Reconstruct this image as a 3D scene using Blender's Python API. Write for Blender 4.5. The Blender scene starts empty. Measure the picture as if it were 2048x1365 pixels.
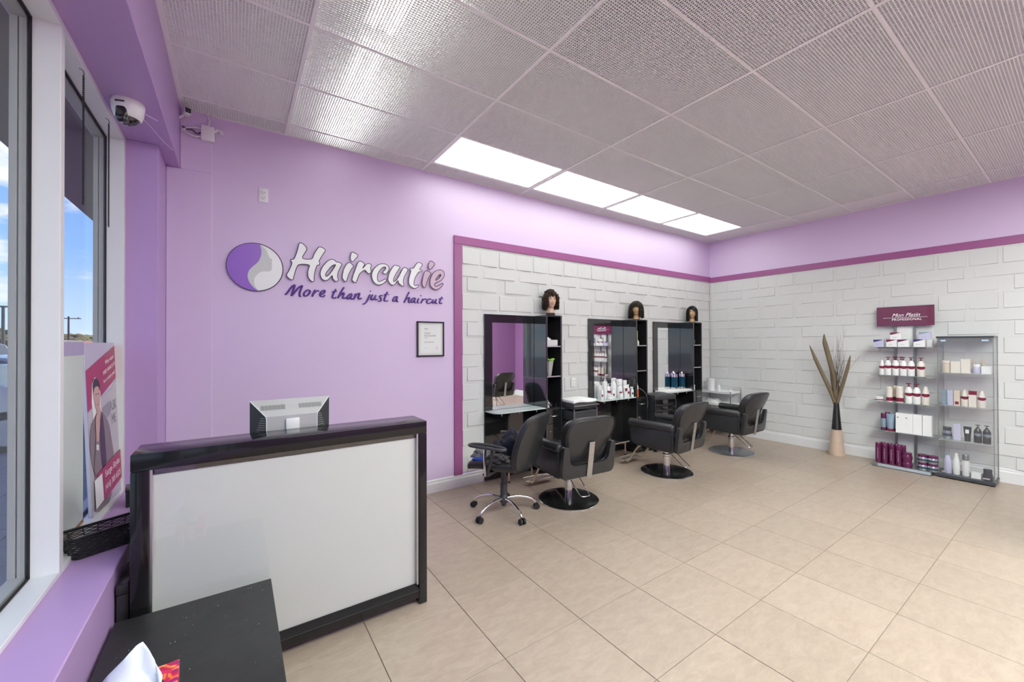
import bpy, bmesh, math, random
from mathutils import Vector, Matrix, noise
PI = math.pi
R = math.radians
SC = bpy.context.scene
COL = SC.collection

# ------------------------------------------------------------------ camera
cam_d = bpy.data.cameras.new('camera')
cam = bpy.data.objects.new('camera', cam_d)
COL.objects.link(cam)
_F = Vector((0.56622298, 0.82422839, 0.00625386)); _R = Vector((0.82425161, -0.56621469, -0.0031953))
_U = _R.cross(_F)
m3 = Matrix((_R, _U, -_F)).transposed()
cam.matrix_world = Matrix.Translation((0, 0, 1.5378)) @ m3.to_4x4()
cam_d.sensor_width = 36.0
cam_d.lens = 804.216 / 2048 * 36.0
cam_d.clip_start = 0.03
cam_d.clip_end = 1500
SC.camera = cam

# ------------------------------------------------------------------ view, world, sun
SC.view_settings.view_transform = 'Standard'
SC.view_settings.look = 'None'
SC.view_settings.gamma = 1.0
SC.view_settings.use_curve_mapping = False
SC.view_settings.exposure = 1.22
SC.cycles.max_bounces = 12
SC.cycles.diffuse_bounces = 6
SC.cycles.glossy_bounces = 6
SC.cycles.transparent_max_bounces = 24
SC.cycles.sample_clamp_indirect = 6.0
SC.cycles.blur_glossy = 0.5

world = bpy.data.worlds.new('sky')
SC.world = world
world.use_nodes = True
nt = world.node_tree
nt.nodes.clear()
def wn(t, **k):
    n = nt.nodes.new(t)
    for a, b in k.items(): setattr(n, a, b)
    return n
tc = wn('ShaderNodeTexCoord')
sep = wn('ShaderNodeSeparateXYZ')
nt.links.new(tc.outputs['Generated'], sep.inputs[0])
ramp = wn('ShaderNodeValToRGB')
ramp.color_ramp.elements[0].position = 0.0
ramp.color_ramp.elements[0].color = (0.62, 0.80, 0.96, 1)
ramp.color_ramp.elements[1].position = 0.55
ramp.color_ramp.elements[1].color = (0.045, 0.16, 0.68, 1)
e_ = ramp.color_ramp.elements.new(0.16); e_.color = (0.26, 0.50, 0.93, 1)
nt.links.new(sep.outputs['Z'], ramp.inputs[0])
mp = wn('ShaderNodeMapping'); mp.inputs['Scale'].default_value = (1.0, 1.0, 2.6)
mp.inputs['Location'].default_value = (0.35, 0.1, 0.22)
nt.links.new(tc.outputs['Generated'], mp.inputs[0])
cl = wn('ShaderNodeTexNoise'); cl.inputs['Scale'].default_value = 6.5; cl.inputs['Detail'].default_value = 9; cl.inputs['Roughness'].default_value = 0.52
nt.links.new(mp.outputs[0], cl.inputs['Vector'])
cr = wn('ShaderNodeValToRGB')
cr.color_ramp.elements[0].position = 0.50; cr.color_ramp.elements[0].color = (0, 0, 0, 1)
cr.color_ramp.elements[1].position = 0.60; cr.color_ramp.elements[1].color = (1, 1, 1, 1)
nt.links.new(cl.outputs[0], cr.inputs[0])
mixc = wn('ShaderNodeMixRGB'); mixc.inputs[2].default_value = (0.86, 0.89, 0.96, 1)
nt.links.new(cr.outputs[0], mixc.inputs[0]); nt.links.new(ramp.outputs[0], mixc.inputs[1])
bg = wn('ShaderNodeBackground'); bg.inputs['Strength'].default_value = 0.55
wo = wn('ShaderNodeOutputWorld')
nt.links.new(mixc.outputs[0], bg.inputs[0]); nt.links.new(bg.outputs[0], wo.inputs[0])

sun_d = bpy.data.lights.new('sun', 'SUN'); sun_d.energy = 4.0; sun_d.angle = 0.02
sun_d.color = (1.0, 0.95, 0.88)
sun = bpy.data.objects.new('sun', sun_d); COL.objects.link(sun)
sun.rotation_euler = (R(38), R(18), R(100))      # comes over the building: only the car park is sunlit

LIGHT_PANEL = 2.2      # strength of the ceiling light panels
REAR_FILL = 10.0       # strength of the unseen fill panels added behind the camera
TUBE = 7.0            # strength of the tubes above the louvre

# ------------------------------------------------------------------ materials
def newmat(name):
    m = bpy.data.materials.new(name); m.use_nodes = True
    return m, m.node_tree, m.node_tree.nodes['Principled BSDF']
def rgb(h):
    h = h.lstrip('#'); v = [int(h[i:i+2], 16) / 255 for i in (0, 2, 4)]
    return tuple((c / 12.92 if c <= 0.04045 else ((c + 0.055) / 1.055) ** 2.4) for c in v)
def mat(name, c, rough=0.5, metal=0.0, var=0.0, scale=8.0, bump=0.0, bscale=60.0, coat=0.0, spec=0.5, emit=0.0, ecol=None, trans=0.0, stretch=None):
    m, t, b = newmat(name)
    if isinstance(c, str): c = rgb(c)
    b.inputs['Base Color'].default_value = (*c, 1)
    b.inputs['Roughness'].default_value = rough
    b.inputs['Metallic'].default_value = metal
    b.inputs['Coat Weight'].default_value = coat
    b.inputs['Specular IOR Level'].default_value = spec
    if trans: b.inputs['Transmission Weight'].default_value = trans
    if emit:
        b.inputs['Emission Color'].default_value = (*(ecol or c), 1); b.inputs['Emission Strength'].default_value = emit
    tcn = mpn = None
    if var or bump:
        tcn = t.nodes.new('ShaderNodeTexCoord'); mpn = t.nodes.new('ShaderNodeMapping')
        t.links.new(tcn.outputs['Object'], mpn.inputs[0])
        if stretch: mpn.inputs['Scale'].default_value = stretch
    if var:
        n = t.nodes.new('ShaderNodeTexNoise'); n.inputs['Scale'].default_value = scale; n.inputs['Detail'].default_value = 6
        t.links.new(mpn.outputs[0], n.inputs['Vector'])
        mx = t.nodes.new('ShaderNodeMixRGB')
        mx.inputs[1].default_value = (*[max(0, x * (1 - var)) for x in c], 1); mx.inputs[2].default_value = (*[min(1, x * (1 + var)) for x in c], 1)
        t.links.new(n.outputs[0], mx.inputs[0]); t.links.new(mx.outputs[0], b.inputs['Base Color'])
    if bump:
        n2 = t.nodes.new('ShaderNodeTexNoise'); n2.inputs['Scale'].default_value = bscale; n2.inputs['Detail'].default_value = 4
        t.links.new(mpn.outputs[0], n2.inputs['Vector'])
        bp = t.nodes.new('ShaderNodeBump'); bp.inputs['Strength'].default_value = bump; bp.inputs['Distance'].default_value = 0.01
        t.links.new(n2.outputs[0], bp.inputs['Height']); t.links.new(bp.outputs[0], b.inputs['Normal'])
    return m
def glass(name, tint=(1, 1, 1), refl=1.0, rough=0.0, base=0.04):
    m, t, b = newmat(name); t.nodes.remove(b)
    tr = t.nodes.new('ShaderNodeBsdfTransparent'); tr.inputs[0].default_value = (*tint, 1)
    gl = t.nodes.new('ShaderNodeBsdfGlossy'); gl.inputs['Roughness'].default_value = rough
    fr = t.nodes.new('ShaderNodeLayerWeight'); fr.inputs['Blend'].default_value = 0.5
    pw = t.nodes.new('ShaderNodeMath'); pw.operation = 'POWER'; pw.inputs[1].default_value = 5.0
    t.links.new(fr.outputs['Facing'], pw.inputs[0])
    mu = t.nodes.new('ShaderNodeMath'); mu.operation = 'MULTIPLY_ADD'; mu.inputs[1].default_value = .5 * refl; mu.inputs[2].default_value = .022 * refl
    mx = t.nodes.new('ShaderNodeMixShader')
    t.links.new(pw.outputs[0], mu.inputs[0]); t.links.new(mu.outputs[0], mx.inputs[0])
    t.links.new(tr.outputs[0], mx.inputs[1]); t.links.new(gl.outputs[0], mx.inputs[2])
    t.links.new(mx.outputs[0], t.nodes['Material Output'].inputs[0])
    return m
def frost(name, c, alpha=0.5, rough=0.25):
    m, t, b = newmat(name)
    b.inputs['Base Color'].default_value = (*c, 1); b.inputs['Roughness'].default_value = rough; b.inputs['Alpha'].default_value = alpha
    return m
def lamp_mat(name, c, s):
    m, t, b = newmat(name); t.nodes.remove(b)
    e = t.nodes.new('ShaderNodeEmission'); e.inputs[0].default_value = (*c, 1); e.inputs[1].default_value = s
    t.links.new(e.outputs[0], t.nodes['Material Output'].inputs[0])
    return m

M = {}
M['lilac'] = mat('lilac_paint', (0.70, 0.555, 0.785), 0.42, var=0.025, scale=1.5, bump=0.04, bscale=180)
M['purple'] = mat('purple_paint', (0.50, 0.325, 0.62), 0.36, var=0.04, scale=3, bump=0.05, bscale=160)
M['deep_purple'] = mat('deep_purple_paint', (0.28, 0.13, 0.30), 0.45, var=0.03, scale=2)
M['magenta'] = mat('magenta_trim', (0.34, 0.10, 0.27), 0.35, var=0.04, scale=6)
M['white_trim'] = mat('white_trim', (0.74, 0.74, 0.75), 0.35, var=0.02)
M['panel_white'] = mat('panel_white', (0.655, 0.66, 0.655), 0.45, var=0.015, scale=4)
M['tee'] = mat('grid_white', (0.90, 0.90, 0.89), 0.4, var=0.01)
M['louvre'] = mat('louvre_white', (0.92, 0.93, 0.91), 0.4, var=0.01)
M['plain_panel'] = mat('plain_ceiling_panel', (0.76, 0.76, 0.75), 0.6, var=0.02)
M['plenum'] = mat('plenum_grey', (0.30, 0.30, 0.30), 0.8, var=0.2)
M['grout'] = mat('grout', (0.27, 0.215, 0.165), 0.8, var=0.15)
M['alu_white'] = mat('white_aluminium', (0.76, 0.77, 0.77), 0.35, var=0.02)
M['alu_grey'] = mat('grey_aluminium', (0.36, 0.365, 0.36), 0.4, var=0.05)
M['gasket'] = mat('black_gasket', (0.012, 0.012, 0.014), 0.6, var=0.1)
M['win_glass'] = glass('window_glass', (0.985, 0.99, 0.985), 0.6)
M['case_glass'] = glass('case_glass', (0.99, 0.995, 0.993), 2.0)
M['shelf_glass'] = frost('shelf_glass', (0.42, 0.50, 0.50), 0.55, 0.1)
M['case_shelf'] = frost('case_shelf_glass', (0.70, 0.78, 0.78), 0.22, 0.1)
M['pale_glass'] = frost('frosted_shelf_glass', (0.72, 0.80, 0.78), 0.8, 0.12)
M['black_gloss'] = mat('black_gloss', (0.011, 0.011, 0.012), 0.10, var=0.2, coat=1.0)
M['black_lam'] = mat('black_laminate', (0.022, 0.022, 0.024), 0.22, var=0.15, scale=20)
M['bench_black'] = mat('scuffed_black_top', (0.024, 0.024, 0.025), 0.42, var=0.45, scale=14, bump=0.04, bscale=40)
M['charcoal'] = mat('charcoal_plastic', (0.045, 0.047, 0.052), 0.45, var=0.1)
M['vinyl'] = mat('black_vinyl', (0.030, 0.031, 0.033), 0.27, var=0.12, scale=12, bump=0.10, bscale=240)
M['vinyl_edge'] = mat('vinyl_piping', (0.018, 0.018, 0.02), 0.4, var=0.1)
M['chrome'] = mat('chrome', (0.80, 0.80, 0.81), 0.10, 1.0, var=0.02)
M['steel'] = mat('brushed_steel', (0.62, 0.62, 0.62), 0.34, 1.0, var=0.05, scale=40, stretch=(1, 1, 8))
M['gold_chrome'] = mat('warm_chrome', (0.80, 0.72, 0.60), 0.14, 1.0, var=0.03)
M['base_black'] = mat('black_round_base', (0.015, 0.015, 0.016), 0.16, 0.3, var=0.3, scale=4)
M['base_grey'] = mat('grey_metal_round_base', (0.20, 0.21, 0.23), 0.25, 0.6, var=0.1, scale=4)
M['desk_black'] = mat('desk_black', (0.009, 0.009, 0.010), 0.13, var=0.2, spec=0.4, coat=0.1)
M['mirror'] = mat('mirror', (0.92, 0.93, 0.93), 0.015, 1.0, var=0.005)
M['desk_white'] = mat('desk_white_panel', (0.60, 0.61, 0.60), 0.35, var=0.01, scale=2)
M['silver'] = mat('silver_plastic', (0.50, 0.50, 0.50), 0.38, 0.25, var=0.04)
M['white_plastic'] = mat('white_plastic', (0.80, 0.80, 0.80), 0.3, var=0.02)
M['white_matte'] = mat('white_card', (0.82, 0.82, 0.83), 0.6, var=0.02)
M['cream_plastic'] = mat('cream_plastic', (0.78, 0.72, 0.66), 0.3, var=0.03)
M['maroon'] = mat('maroon_print', (0.20, 0.012, 0.045), 0.35, var=0.08)
M['maroon_bottle'] = mat('plum_bottle', (0.15, 0.025, 0.09), 0.18, 0.25, var=0.12)
M['sign_maroon'] = mat('sign_maroon', (0.15, 0.012, 0.055), 0.08, var=0.08, coat=0.4)
M['lavender'] = mat('lavender_card', (0.55, 0.54, 0.72), 0.45, var=0.05)
M['navy'] = mat('navy_print', (0.05, 0.03, 0.16), 0.4, var=0.1)
M['blue_grey'] = mat('blue_grey_pack', (0.28, 0.38, 0.47), 0.3, 0.2, var=0.08)
M['silver_blue'] = mat('silver_blue_jar', (0.34, 0.42, 0.48), 0.2, 0.6, var=0.1)
M['dark_jar'] = mat('dark_jar', (0.06, 0.065, 0.08), 0.15, 0.2, var=0.2)
M['beige_card'] = mat('beige_card', (0.70, 0.60, 0.50), 0.5, var=0.04)
M['grey_case'] = mat('case_frame_grey', (0.05, 0.055, 0.065), 0.3, var=0.1)
M['metal_grey'] = mat('grey_metal', (0.30, 0.31, 0.31), 0.35, 0.7, var=0.08)
M['orange'] = mat('orange_liquid', (0.75, 0.16, 0.02), 0.2, var=0.05)
M['green_yellow'] = mat('green_yellow_bottle', (0.42, 0.50, 0.08), 0.3, var=0.15, scale=20)
M['leaf_green'] = mat('bright_green', (0.32, 0.62, 0.08), 0.45, var=0.25, scale=30)
M['blue_liquid'] = mat('blue_liquid', (0.003, 0.055, 0.10), 0.08, var=0.3, scale=10)
M['skin_a'] = mat('mannequin_skin_pink', (0.78, 0.52, 0.40), 0.45, var=0.05)
M['skin_b'] = mat('mannequin_skin_tan', (0.66, 0.44, 0.24), 0.45, var=0.06)
M['lips'] = mat('mannequin_lips', (0.50, 0.14, 0.10), 0.4, var=0.05)
M['lips_tan'] = mat('mannequin_lips_tan', (0.50, 0.27, 0.15), 0.4, var=0.05)
M['eye'] = mat('painted_eye', (0.10, 0.05, 0.04), 0.3, var=0.1)
M['hair_brown'] = mat('curly_brown_hair', (0.030, 0.014, 0.008), 0.45, spec=0.25, var=0.6, scale=26)
M['hair_dark'] = mat('dark_brown_hair', (0.016, 0.010, 0.007), 0.4, spec=0.25, var=0.6, scale=26)
M['hair_black'] = mat('black_hair', (0.008, 0.007, 0.007), 0.35, spec=0.25, var=0.5, scale=26)
M['towel'] = mat('white_towel', (0.84, 0.84, 0.84), 0.85, var=0.03, bump=0.3, bscale=200)
M['wicker'] = mat('black_wicker', (0.022, 0.022, 0.024), 0.35, var=0.3, scale=60)
M['dark_cloth'] = mat('navy_cloth', (0.008, 0.011, 0.024), 0.75, var=0.3, bump=0.3, bscale=30)
M['grey_cloth'] = mat('grey_cloth', (0.16, 0.16, 0.17), 0.85, var=0.35, scale=20, bump=0.3, bscale=60)
M['blue_cloth'] = mat('royal_blue_cloth', (0.005, 0.045, 0.40), 0.7, var=0.1)
M['tissue'] = mat('pale_blue_tissue', (0.74, 0.82, 0.90), 0.8, var=0.04, bump=0.15, bscale=20)
M['vase_beige'] = mat('beige_ribbed_vase', (0.56, 0.43, 0.33), 0.5, var=0.25, scale=6, stretch=(1, 1, 30), bump=0.2, bscale=10)
M['vase_black'] = mat('black_ribbed_vase', (0.012, 0.012, 0.013), 0.25, var=0.3, scale=6, stretch=(1, 1, 30), bump=0.3, bscale=10)
M['dry_leaf'] = mat('dried_olive_leaf', (0.17, 0.13, 0.075), 0.6, var=0.3, scale=14, stretch=(1, 1, 0.2))
M['twig'] = mat('dark_twig', (0.05, 0.035, 0.03), 0.7, var=0.3)
M['twig_pale'] = mat('pale_twig', (0.30, 0.24, 0.20), 0.7, var=0.2)
M['letter_white'] = mat('letter_white', (0.86, 0.87, 0.87), 0.3, var=0.01)
M['letter_pink'] = mat('letter_dusty_pink', (0.62, 0.44, 0.56), 0.35, var=0.02)
M['ink'] = mat('sign_outline_ink', (0.022, 0.006, 0.03), 0.35, var=0.05)
M['tag_purple'] = mat('tagline_purple', (0.105, 0.035, 0.27), 0.3, var=0.05)
M['emblem_purple'] = mat('emblem_violet', (0.30, 0.125, 0.60), 0.3, var=0.03)
M['emblem_grey'] = mat('emblem_grey', (0.60, 0.62, 0.61), 0.35, var=0.03)
M['outlet_dark'] = mat('socket_slots', (0.05, 0.05, 0.05), 0.5, var=0.1)
M['paper'] = mat('paper', (0.78, 0.78, 0.77), 0.6, var=0.01)
M['vent_grey'] = mat('vent_slat_grey', (0.22, 0.22, 0.22), 0.4, var=0.05)
M['print'] = mat('printed_ink', (0.06, 0.06, 0.07), 0.5, var=0.1)
M['print_grey'] = mat('printed_grey', (0.32, 0.32, 0.34), 0.5, var=0.1)
M['white_print'] = mat('white_print', (0.90, 0.88, 0.88), 0.4, var=0.01)

# ------------------------------------------------------------------ mesh helpers
class G:
    """collects shapes into one bmesh; obj() links them as ONE object"""
    def __init__(s): s.bm = bmesh.new()
    def _v(s, p): return s.bm.verts.new(p)
    def face(s, pts): 
        try: s.bm.faces.new([s._v(p) for p in pts])
        except ValueError: pass
        return s
    def mesh(s, vs, fs):
        v = [s._v(p) for p in vs]
        for f in fs:
            try: s.bm.faces.new([v[i] for i in f])
            except ValueError: pass
        return s
    def box(s, x0, x1, y0, y1, z0, z1, rot=0.0, c=None):
        vs = [(x, y, z) for x in (x0, x1) for y in (y0, y1) for z in (z0, z1)]
        if rot:
            cx, cy = c or ((x0 + x1) / 2, (y0 + y1) / 2)
            vs = [(cx + (x - cx) * math.cos(rot) - (y - cy) * math.sin(rot), cy + (x - cx) * math.sin(rot) + (y - cy) * math.cos(rot), z) for x, y, z in vs]
        return s.mesh(vs, [(0, 1, 3, 2), (4, 6, 7, 5), (0, 4, 5, 1), (2, 3, 7, 6), (0, 2, 6, 4), (1, 5, 7, 3)])
    def rbox(s, x0, x1, y0, y1, z0, z1, r=0.01, seg=3, fn=None, sub=0):
        t = bmesh.new()
        bmesh.ops.create_cube(t, size=1.0)
        for v in t.verts: v.co = Vector(((x0 + x1) / 2 + v.co.x * (x1 - x0), (y0 + y1) / 2 + v.co.y * (y1 - y0), (z0 + z1) / 2 + v.co.z * (z1 - z0)))
        r = min(r, 0.499 * min(abs(x1 - x0), abs(y1 - y0), abs(z1 - z0)))
        bmesh.ops.bevel(t, geom=list(t.edges), offset=r, segments=seg, profile=0.5, affect='EDGES')
        if sub: bmesh.ops.subdivide_edges(t, edges=[e for e in t.edges if e.calc_length() > 0.06], cuts=sub, use_grid_fill=True)
        if fn:
            for v in t.verts: v.co = Vector(fn(v.co))
        me = bpy.data.meshes.new('t'); t.to_mesh(me); t.free(); s.bm.from_mesh(me); bpy.data.meshes.remove(me)
        return s
    def cyl(s, p0, p1, r, r2=None, n=20, caps=True):
        p0 = Vector(p0); p1 = Vector(p1); r2 = r if r2 is None else r2
        d = (p1 - p0).normalized(); a = d.orthogonal().normalized(); b = d.cross(a)
        r0 = [s._v(p0 + (a * math.cos(2 * PI * i / n) + b * math.sin(2 * PI * i / n)) * r) for i in range(n)]
        r1 = [s._v(p1 + (a * math.cos(2 * PI * i / n) + b * math.sin(2 * PI * i / n)) * r2) for i in range(n)]
        for i in range(n): s.bm.faces.new((r0[i], r0[(i + 1) % n], r1[(i + 1) % n], r1[i]))
        if caps:
            s.bm.faces.new(r0[::-1]); s.bm.faces.new(r1)
        return s
    def tube(s, pts, r, n=8, closed=False, radii=None, flat=1.0, up=None):
        pts = [Vector(p) for p in pts]; m = len(pts); rings = []
        prev = None
        for i, p in enumerate(pts):
            if closed: d = pts[(i + 1) % m] - pts[(i - 1) % m]
            else: d = pts[min(i + 1, m - 1)] - pts[max(i - 1, 0)]
            d = d.normalized() if d.length > 1e-9 else Vector((0, 0, 1))
            if up is not None:
                a = Vector(up) - d * d.dot(Vector(up)); a = a.normalized() if a.length > 1e-5 else d.orthogonal().normalized()
            elif prev is None: a = d.orthogonal().normalized()
            else:
                a = prev - d * d.dot(prev); a = a.normalized() if a.length > 1e-6 else d.orthogonal().normalized()
            prev = a; b = d.cross(a); rr = radii[i] if radii else r
            rings.append([s._v(p + a * math.cos(2 * PI * k / n) * rr * flat + b * math.sin(2 * PI * k / n) * rr) for k in range(n)])
        for i in range(m if closed else m - 1):
            A = rings[i]; B = rings[(i + 1) % m]
            for k in range(n): s.bm.faces.new((A[k], A[(k + 1) % n], B[(k + 1) % n], B[k]))
        if not closed:
            s.bm.faces.new(rings[0][::-1]); s.bm.faces.new(rings[-1])
        return s
    def lathe(s, prof, n=24, c=(0, 0), sy=1.0):
        rings = []
        for r, z in prof:
            if r < 1e-6: rings.append([s._v((c[0], c[1], z))])
            else: rings.append([s._v((c[0] + r * math.cos(2 * PI * k / n), c[1] + sy * r * math.sin(2 * PI * k / n), z)) for k in range(n)])
        for A, B in zip(rings, rings[1:]):
            for k in range(n):
                q = [A[k % len(A)], A[(k + 1) % len(A)], B[(k + 1) % len(B)], B[k % len(B)]]
                q2 = []
                for v in q:
                    if v not in q2: q2.append(v)
                if len(q2) > 2: s.bm.faces.new(q2)
        return s
    def prism(s, pts, fn, d0, d1, bevel=0.0, seg=2):
        """polygon pts (a,b) pushed from d0 to d1; fn(a,b,d) -> xyz"""
        t = bmesh.new()
        A = [t.verts.new(fn(a, b, d0)) for a, b in pts]; B = [t.verts.new(fn(a, b, d1)) for a, b in pts]
        n = len(pts)
        f0 = t.faces.new(A[::-1]); f1 = t.faces.new(B)
        for i in range(n): t.faces.new((A[i], A[(i + 1) % n], B[(i + 1) % n], B[i]))
        if bevel:
            es = set(f0.edges) | set(f1.edges)
            bmesh.ops.bevel(t, geom=list(es), offset=bevel, segments=seg, profile=0.5, affect='EDGES')
        me = bpy.data.meshes.new('t'); t.to_mesh(me); t.free(); s.bm.from_mesh(me); bpy.data.meshes.remove(me)
        return s
    def pillow(s, outline, fn, half, r, puff=.012, N=72):
        """soft cushion: outline (a,b) rounded over both faces; fn(a,b,d) -> xyz"""
        L = [0.0]; n = len(outline)
        for i in range(n): L.append(L[-1] + math.dist(outline[i], outline[(i + 1) % n]))
        P = []
        for k in range(N):
            q = L[-1] * k / N; i = max(j for j in range(n) if L[j] <= q); f = (q - L[i]) / max(1e-9, L[i + 1] - L[i])
            a, b = outline[i], outline[(i + 1) % n]; P.append((a[0] + (b[0] - a[0]) * f, a[1] + (b[1] - a[1]) * f))
        ar = sum(P[i][0] * P[(i + 1) % N][1] - P[(i + 1) % N][0] * P[i][1] for i in range(N)); sg = 1 if ar > 0 else -1
        Nn = []
        for i in range(N):
            dx, dy = P[(i + 2) % N][0] - P[i - 2][0], P[(i + 2) % N][1] - P[i - 2][1]; l = math.hypot(dx, dy) + 1e-9
            Nn.append((-dy / l * sg, dx / l * sg))
        cx, cy = sum(p[0] for p in P) / N, sum(p[1] for p in P) / N
        rings = []
        def ring(ins, d): rings.append([s._v(fn(P[i][0] + Nn[i][0] * ins, P[i][1] + Nn[i][1] * ins, d)) for i in range(N)])
        def ringc(k, ins, d): rings.append([s._v(fn(cx + (P[i][0] + Nn[i][0] * ins - cx) * k, cy + (P[i][1] + Nn[i][1] * ins - cy) * k, d)) for i in range(N)])
        for k in (.25, .5, .75, .92): ringc(k, r, -half - puff * (1 - k * k))
        for k in range(6, -1, -1): a = k * PI / 12; ring(r * (1 - math.cos(a)), -(half - r) - r * math.sin(a))
        for k in range(0, 7): a = k * PI / 12; ring(r * (1 - math.cos(a)), (half - r) + r * math.sin(a))
        for k in (.92, .75, .5, .25): ringc(k, r, half + puff * (1 - k * k))
        for A, B in zip(rings, rings[1:]):
            for k in range(N): s.bm.faces.new((A[k], A[(k + 1) % N], B[(k + 1) % N], B[k]))
        s.bm.faces.new(rings[0]); s.bm.faces.new(rings[-1][::-1])
        return s
    def sphere(s, c, r, n=10, sc=(1, 1, 1)):
        t = bmesh.new(); bmesh.ops.create_uvsphere(t, u_segments=n, v_segments=max(4, n // 2 + 1), radius=r)
        for v in t.verts: v.co = Vector((v.co.x * sc[0] + c[0], v.co.y * sc[1] + c[1], v.co.z * sc[2] + c[2]))
        me = bpy.data.meshes.new('t'); t.to_mesh(me); t.free(); s.bm.from_mesh(me); bpy.data.meshes.remove(me)
        return s
    def map(s, fn):
        for v in s.bm.verts: v.co = Vector(fn(v.co))
        return s
    def data(s, name, m, smooth=35):
        bmesh.ops.recalc_face_normals(s.bm, faces=s.bm.faces)
        me = bpy.data.meshes.new(name); s.bm.to_mesh(me); s.bm.free()
        me.materials.append(M[m] if isinstance(m, str) else m)
        if smooth:
            me.shade_smooth(); me.set_sharp_from_angle(angle=R(smooth))
        return me
    def obj(s, name, m, parent=None, smooth=35, loc=None, rot=None):
        return link(name, s.data(name, m, smooth), parent, loc, rot)
def link(name, data, parent=None, loc=None, rot=None):
    o = bpy.data.objects.new(name, data); COL.objects.link(o)
    if parent is not None: o.parent = parent
    if loc is not None: o.location = loc
    if rot is not None: o.rotation_euler = rot
    return o
def tag(o, label=None, cat=None, group=None, kind=None):
    if label: o['label'] = label
    if cat: o['category'] = cat
    if group: o['group'] = group
    if kind: o['kind'] = kind
    return o
def thing(name, label, cat, loc=(0, 0, 0), rz=0.0, group=None):
    o = bpy.data.objects.new(name, None); o.empty_display_size = 0.1; COL.objects.link(o)
    o.location = loc; o.rotation_euler = (0, 0, rz)
    return tag(o, label, cat, group)
def struct(name, parent=None):
    o = bpy.data.objects.new(name, None); COL.objects.link(o)
    return tag(o, kind='structure')
def dup(root, loc, rz, label, group=None):
    kids = {}
    for o in bpy.data.objects:
        if o.parent is not None: kids.setdefault(o.parent.name, []).append(o)
    def rec(o, par):
        c = o.copy(); COL.objects.link(c)
        if par is not None: c.parent = par
        for k in kids.get(o.name, []): rec(k, c)
        return c
    r = rec(root, None); r.location = loc; r.rotation_euler = (0, 0, rz)
    r['label'] = label
    if group: r['group'] = group
    return r
def curve2d(name, loops, depth, m, parent, bevel=0.0):
    """filled outline (first loop) with holes, lying in the wall plane (x, z), pushed towards -y"""
    cu = bpy.data.curves.new(name, 'CURVE'); cu.dimensions = '2D'; cu.fill_mode = 'BOTH'; cu.extrude = depth / 2; cu.bevel_depth = bevel
    for lp in loops:
        sp = cu.splines.new('POLY'); sp.points.add(len(lp) - 1)
        for i, (a, b) in enumerate(lp): sp.points[i].co = (a, b, 0, 1)
        sp.use_cyclic_u = True
    cu.materials.append(M[m])
    o = link(name, to_mesh(name, cu), parent); o.rotation_euler = (PI / 2, 0, 0)
    return o
def to_mesh(name, cu):
    t = bpy.data.objects.new('t', cu); COL.objects.link(t)
    me = bpy.data.meshes.new_from_object(t); me.name = name
    bpy.data.objects.remove(t); bpy.data.curves.remove(cu)
    return me
def chaikin(p, it=1, closed=True):
    for _ in range(it):
        q = []; n = len(p)
        rng = range(n) if closed else range(n - 1)
        if not closed: q.append(p[0])
        for i in rng:
            a = p[i]; b = p[(i + 1) % n]
            q.append(tuple(a[k] * .78 + b[k] * .22 for k in range(len(a)))); q.append(tuple(a[k] * .22 + b[k] * .78 for k in range(len(a))))
        if not closed: q.append(p[-1])
        p = q
    return p
def roundpoly(p, r, k=4):
    out = []; n = len(p)
    for i in range(n):
        a, b, c = Vector(p[i - 1][:2]), Vector(p[i][:2]), Vector(p[(i + 1) % n][:2])
        rr = p[i][2] if len(p[i]) > 2 else r
        d0, d1 = (a - b), (c - b); q = min(rr, d0.length * .45, d1.length * .45)
        s, e = b + d0.normalized() * q, b + d1.normalized() * q
        for j in range(k + 1):
            f = j / k; v = s * (1 - f) ** 2 + b * 2 * f * (1 - f) + e * f * f; out.append((v.x, v.y))
    return out
def text(name, body, size, m, parent, loc, rot, extrude=0.0008, shear=0.0, align='CENTER', offset=0.0, space=1.0, sx=1.0):
    cu = bpy.data.curves.new(name, 'FONT'); cu.body = body; cu.size = size; cu.extrude = extrude; cu.shear = shear
    cu.align_x = align; cu.align_y = 'CENTER'; cu.offset = offset; cu.space_character = space; cu.resolution_u = 3
    cu.materials.append(M[m])
    o = link(name, to_mesh(name, cu), parent); o.location = loc; o.rotation_euler = rot; o.scale = (sx, 1, 1)
    return o
ORD = ['first', 'second', 'third', 'fourth', 'fifth', 'sixth', 'seventh', 'eighth', 'ninth', 'tenth', 'eleventh', 'twelfth']
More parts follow.
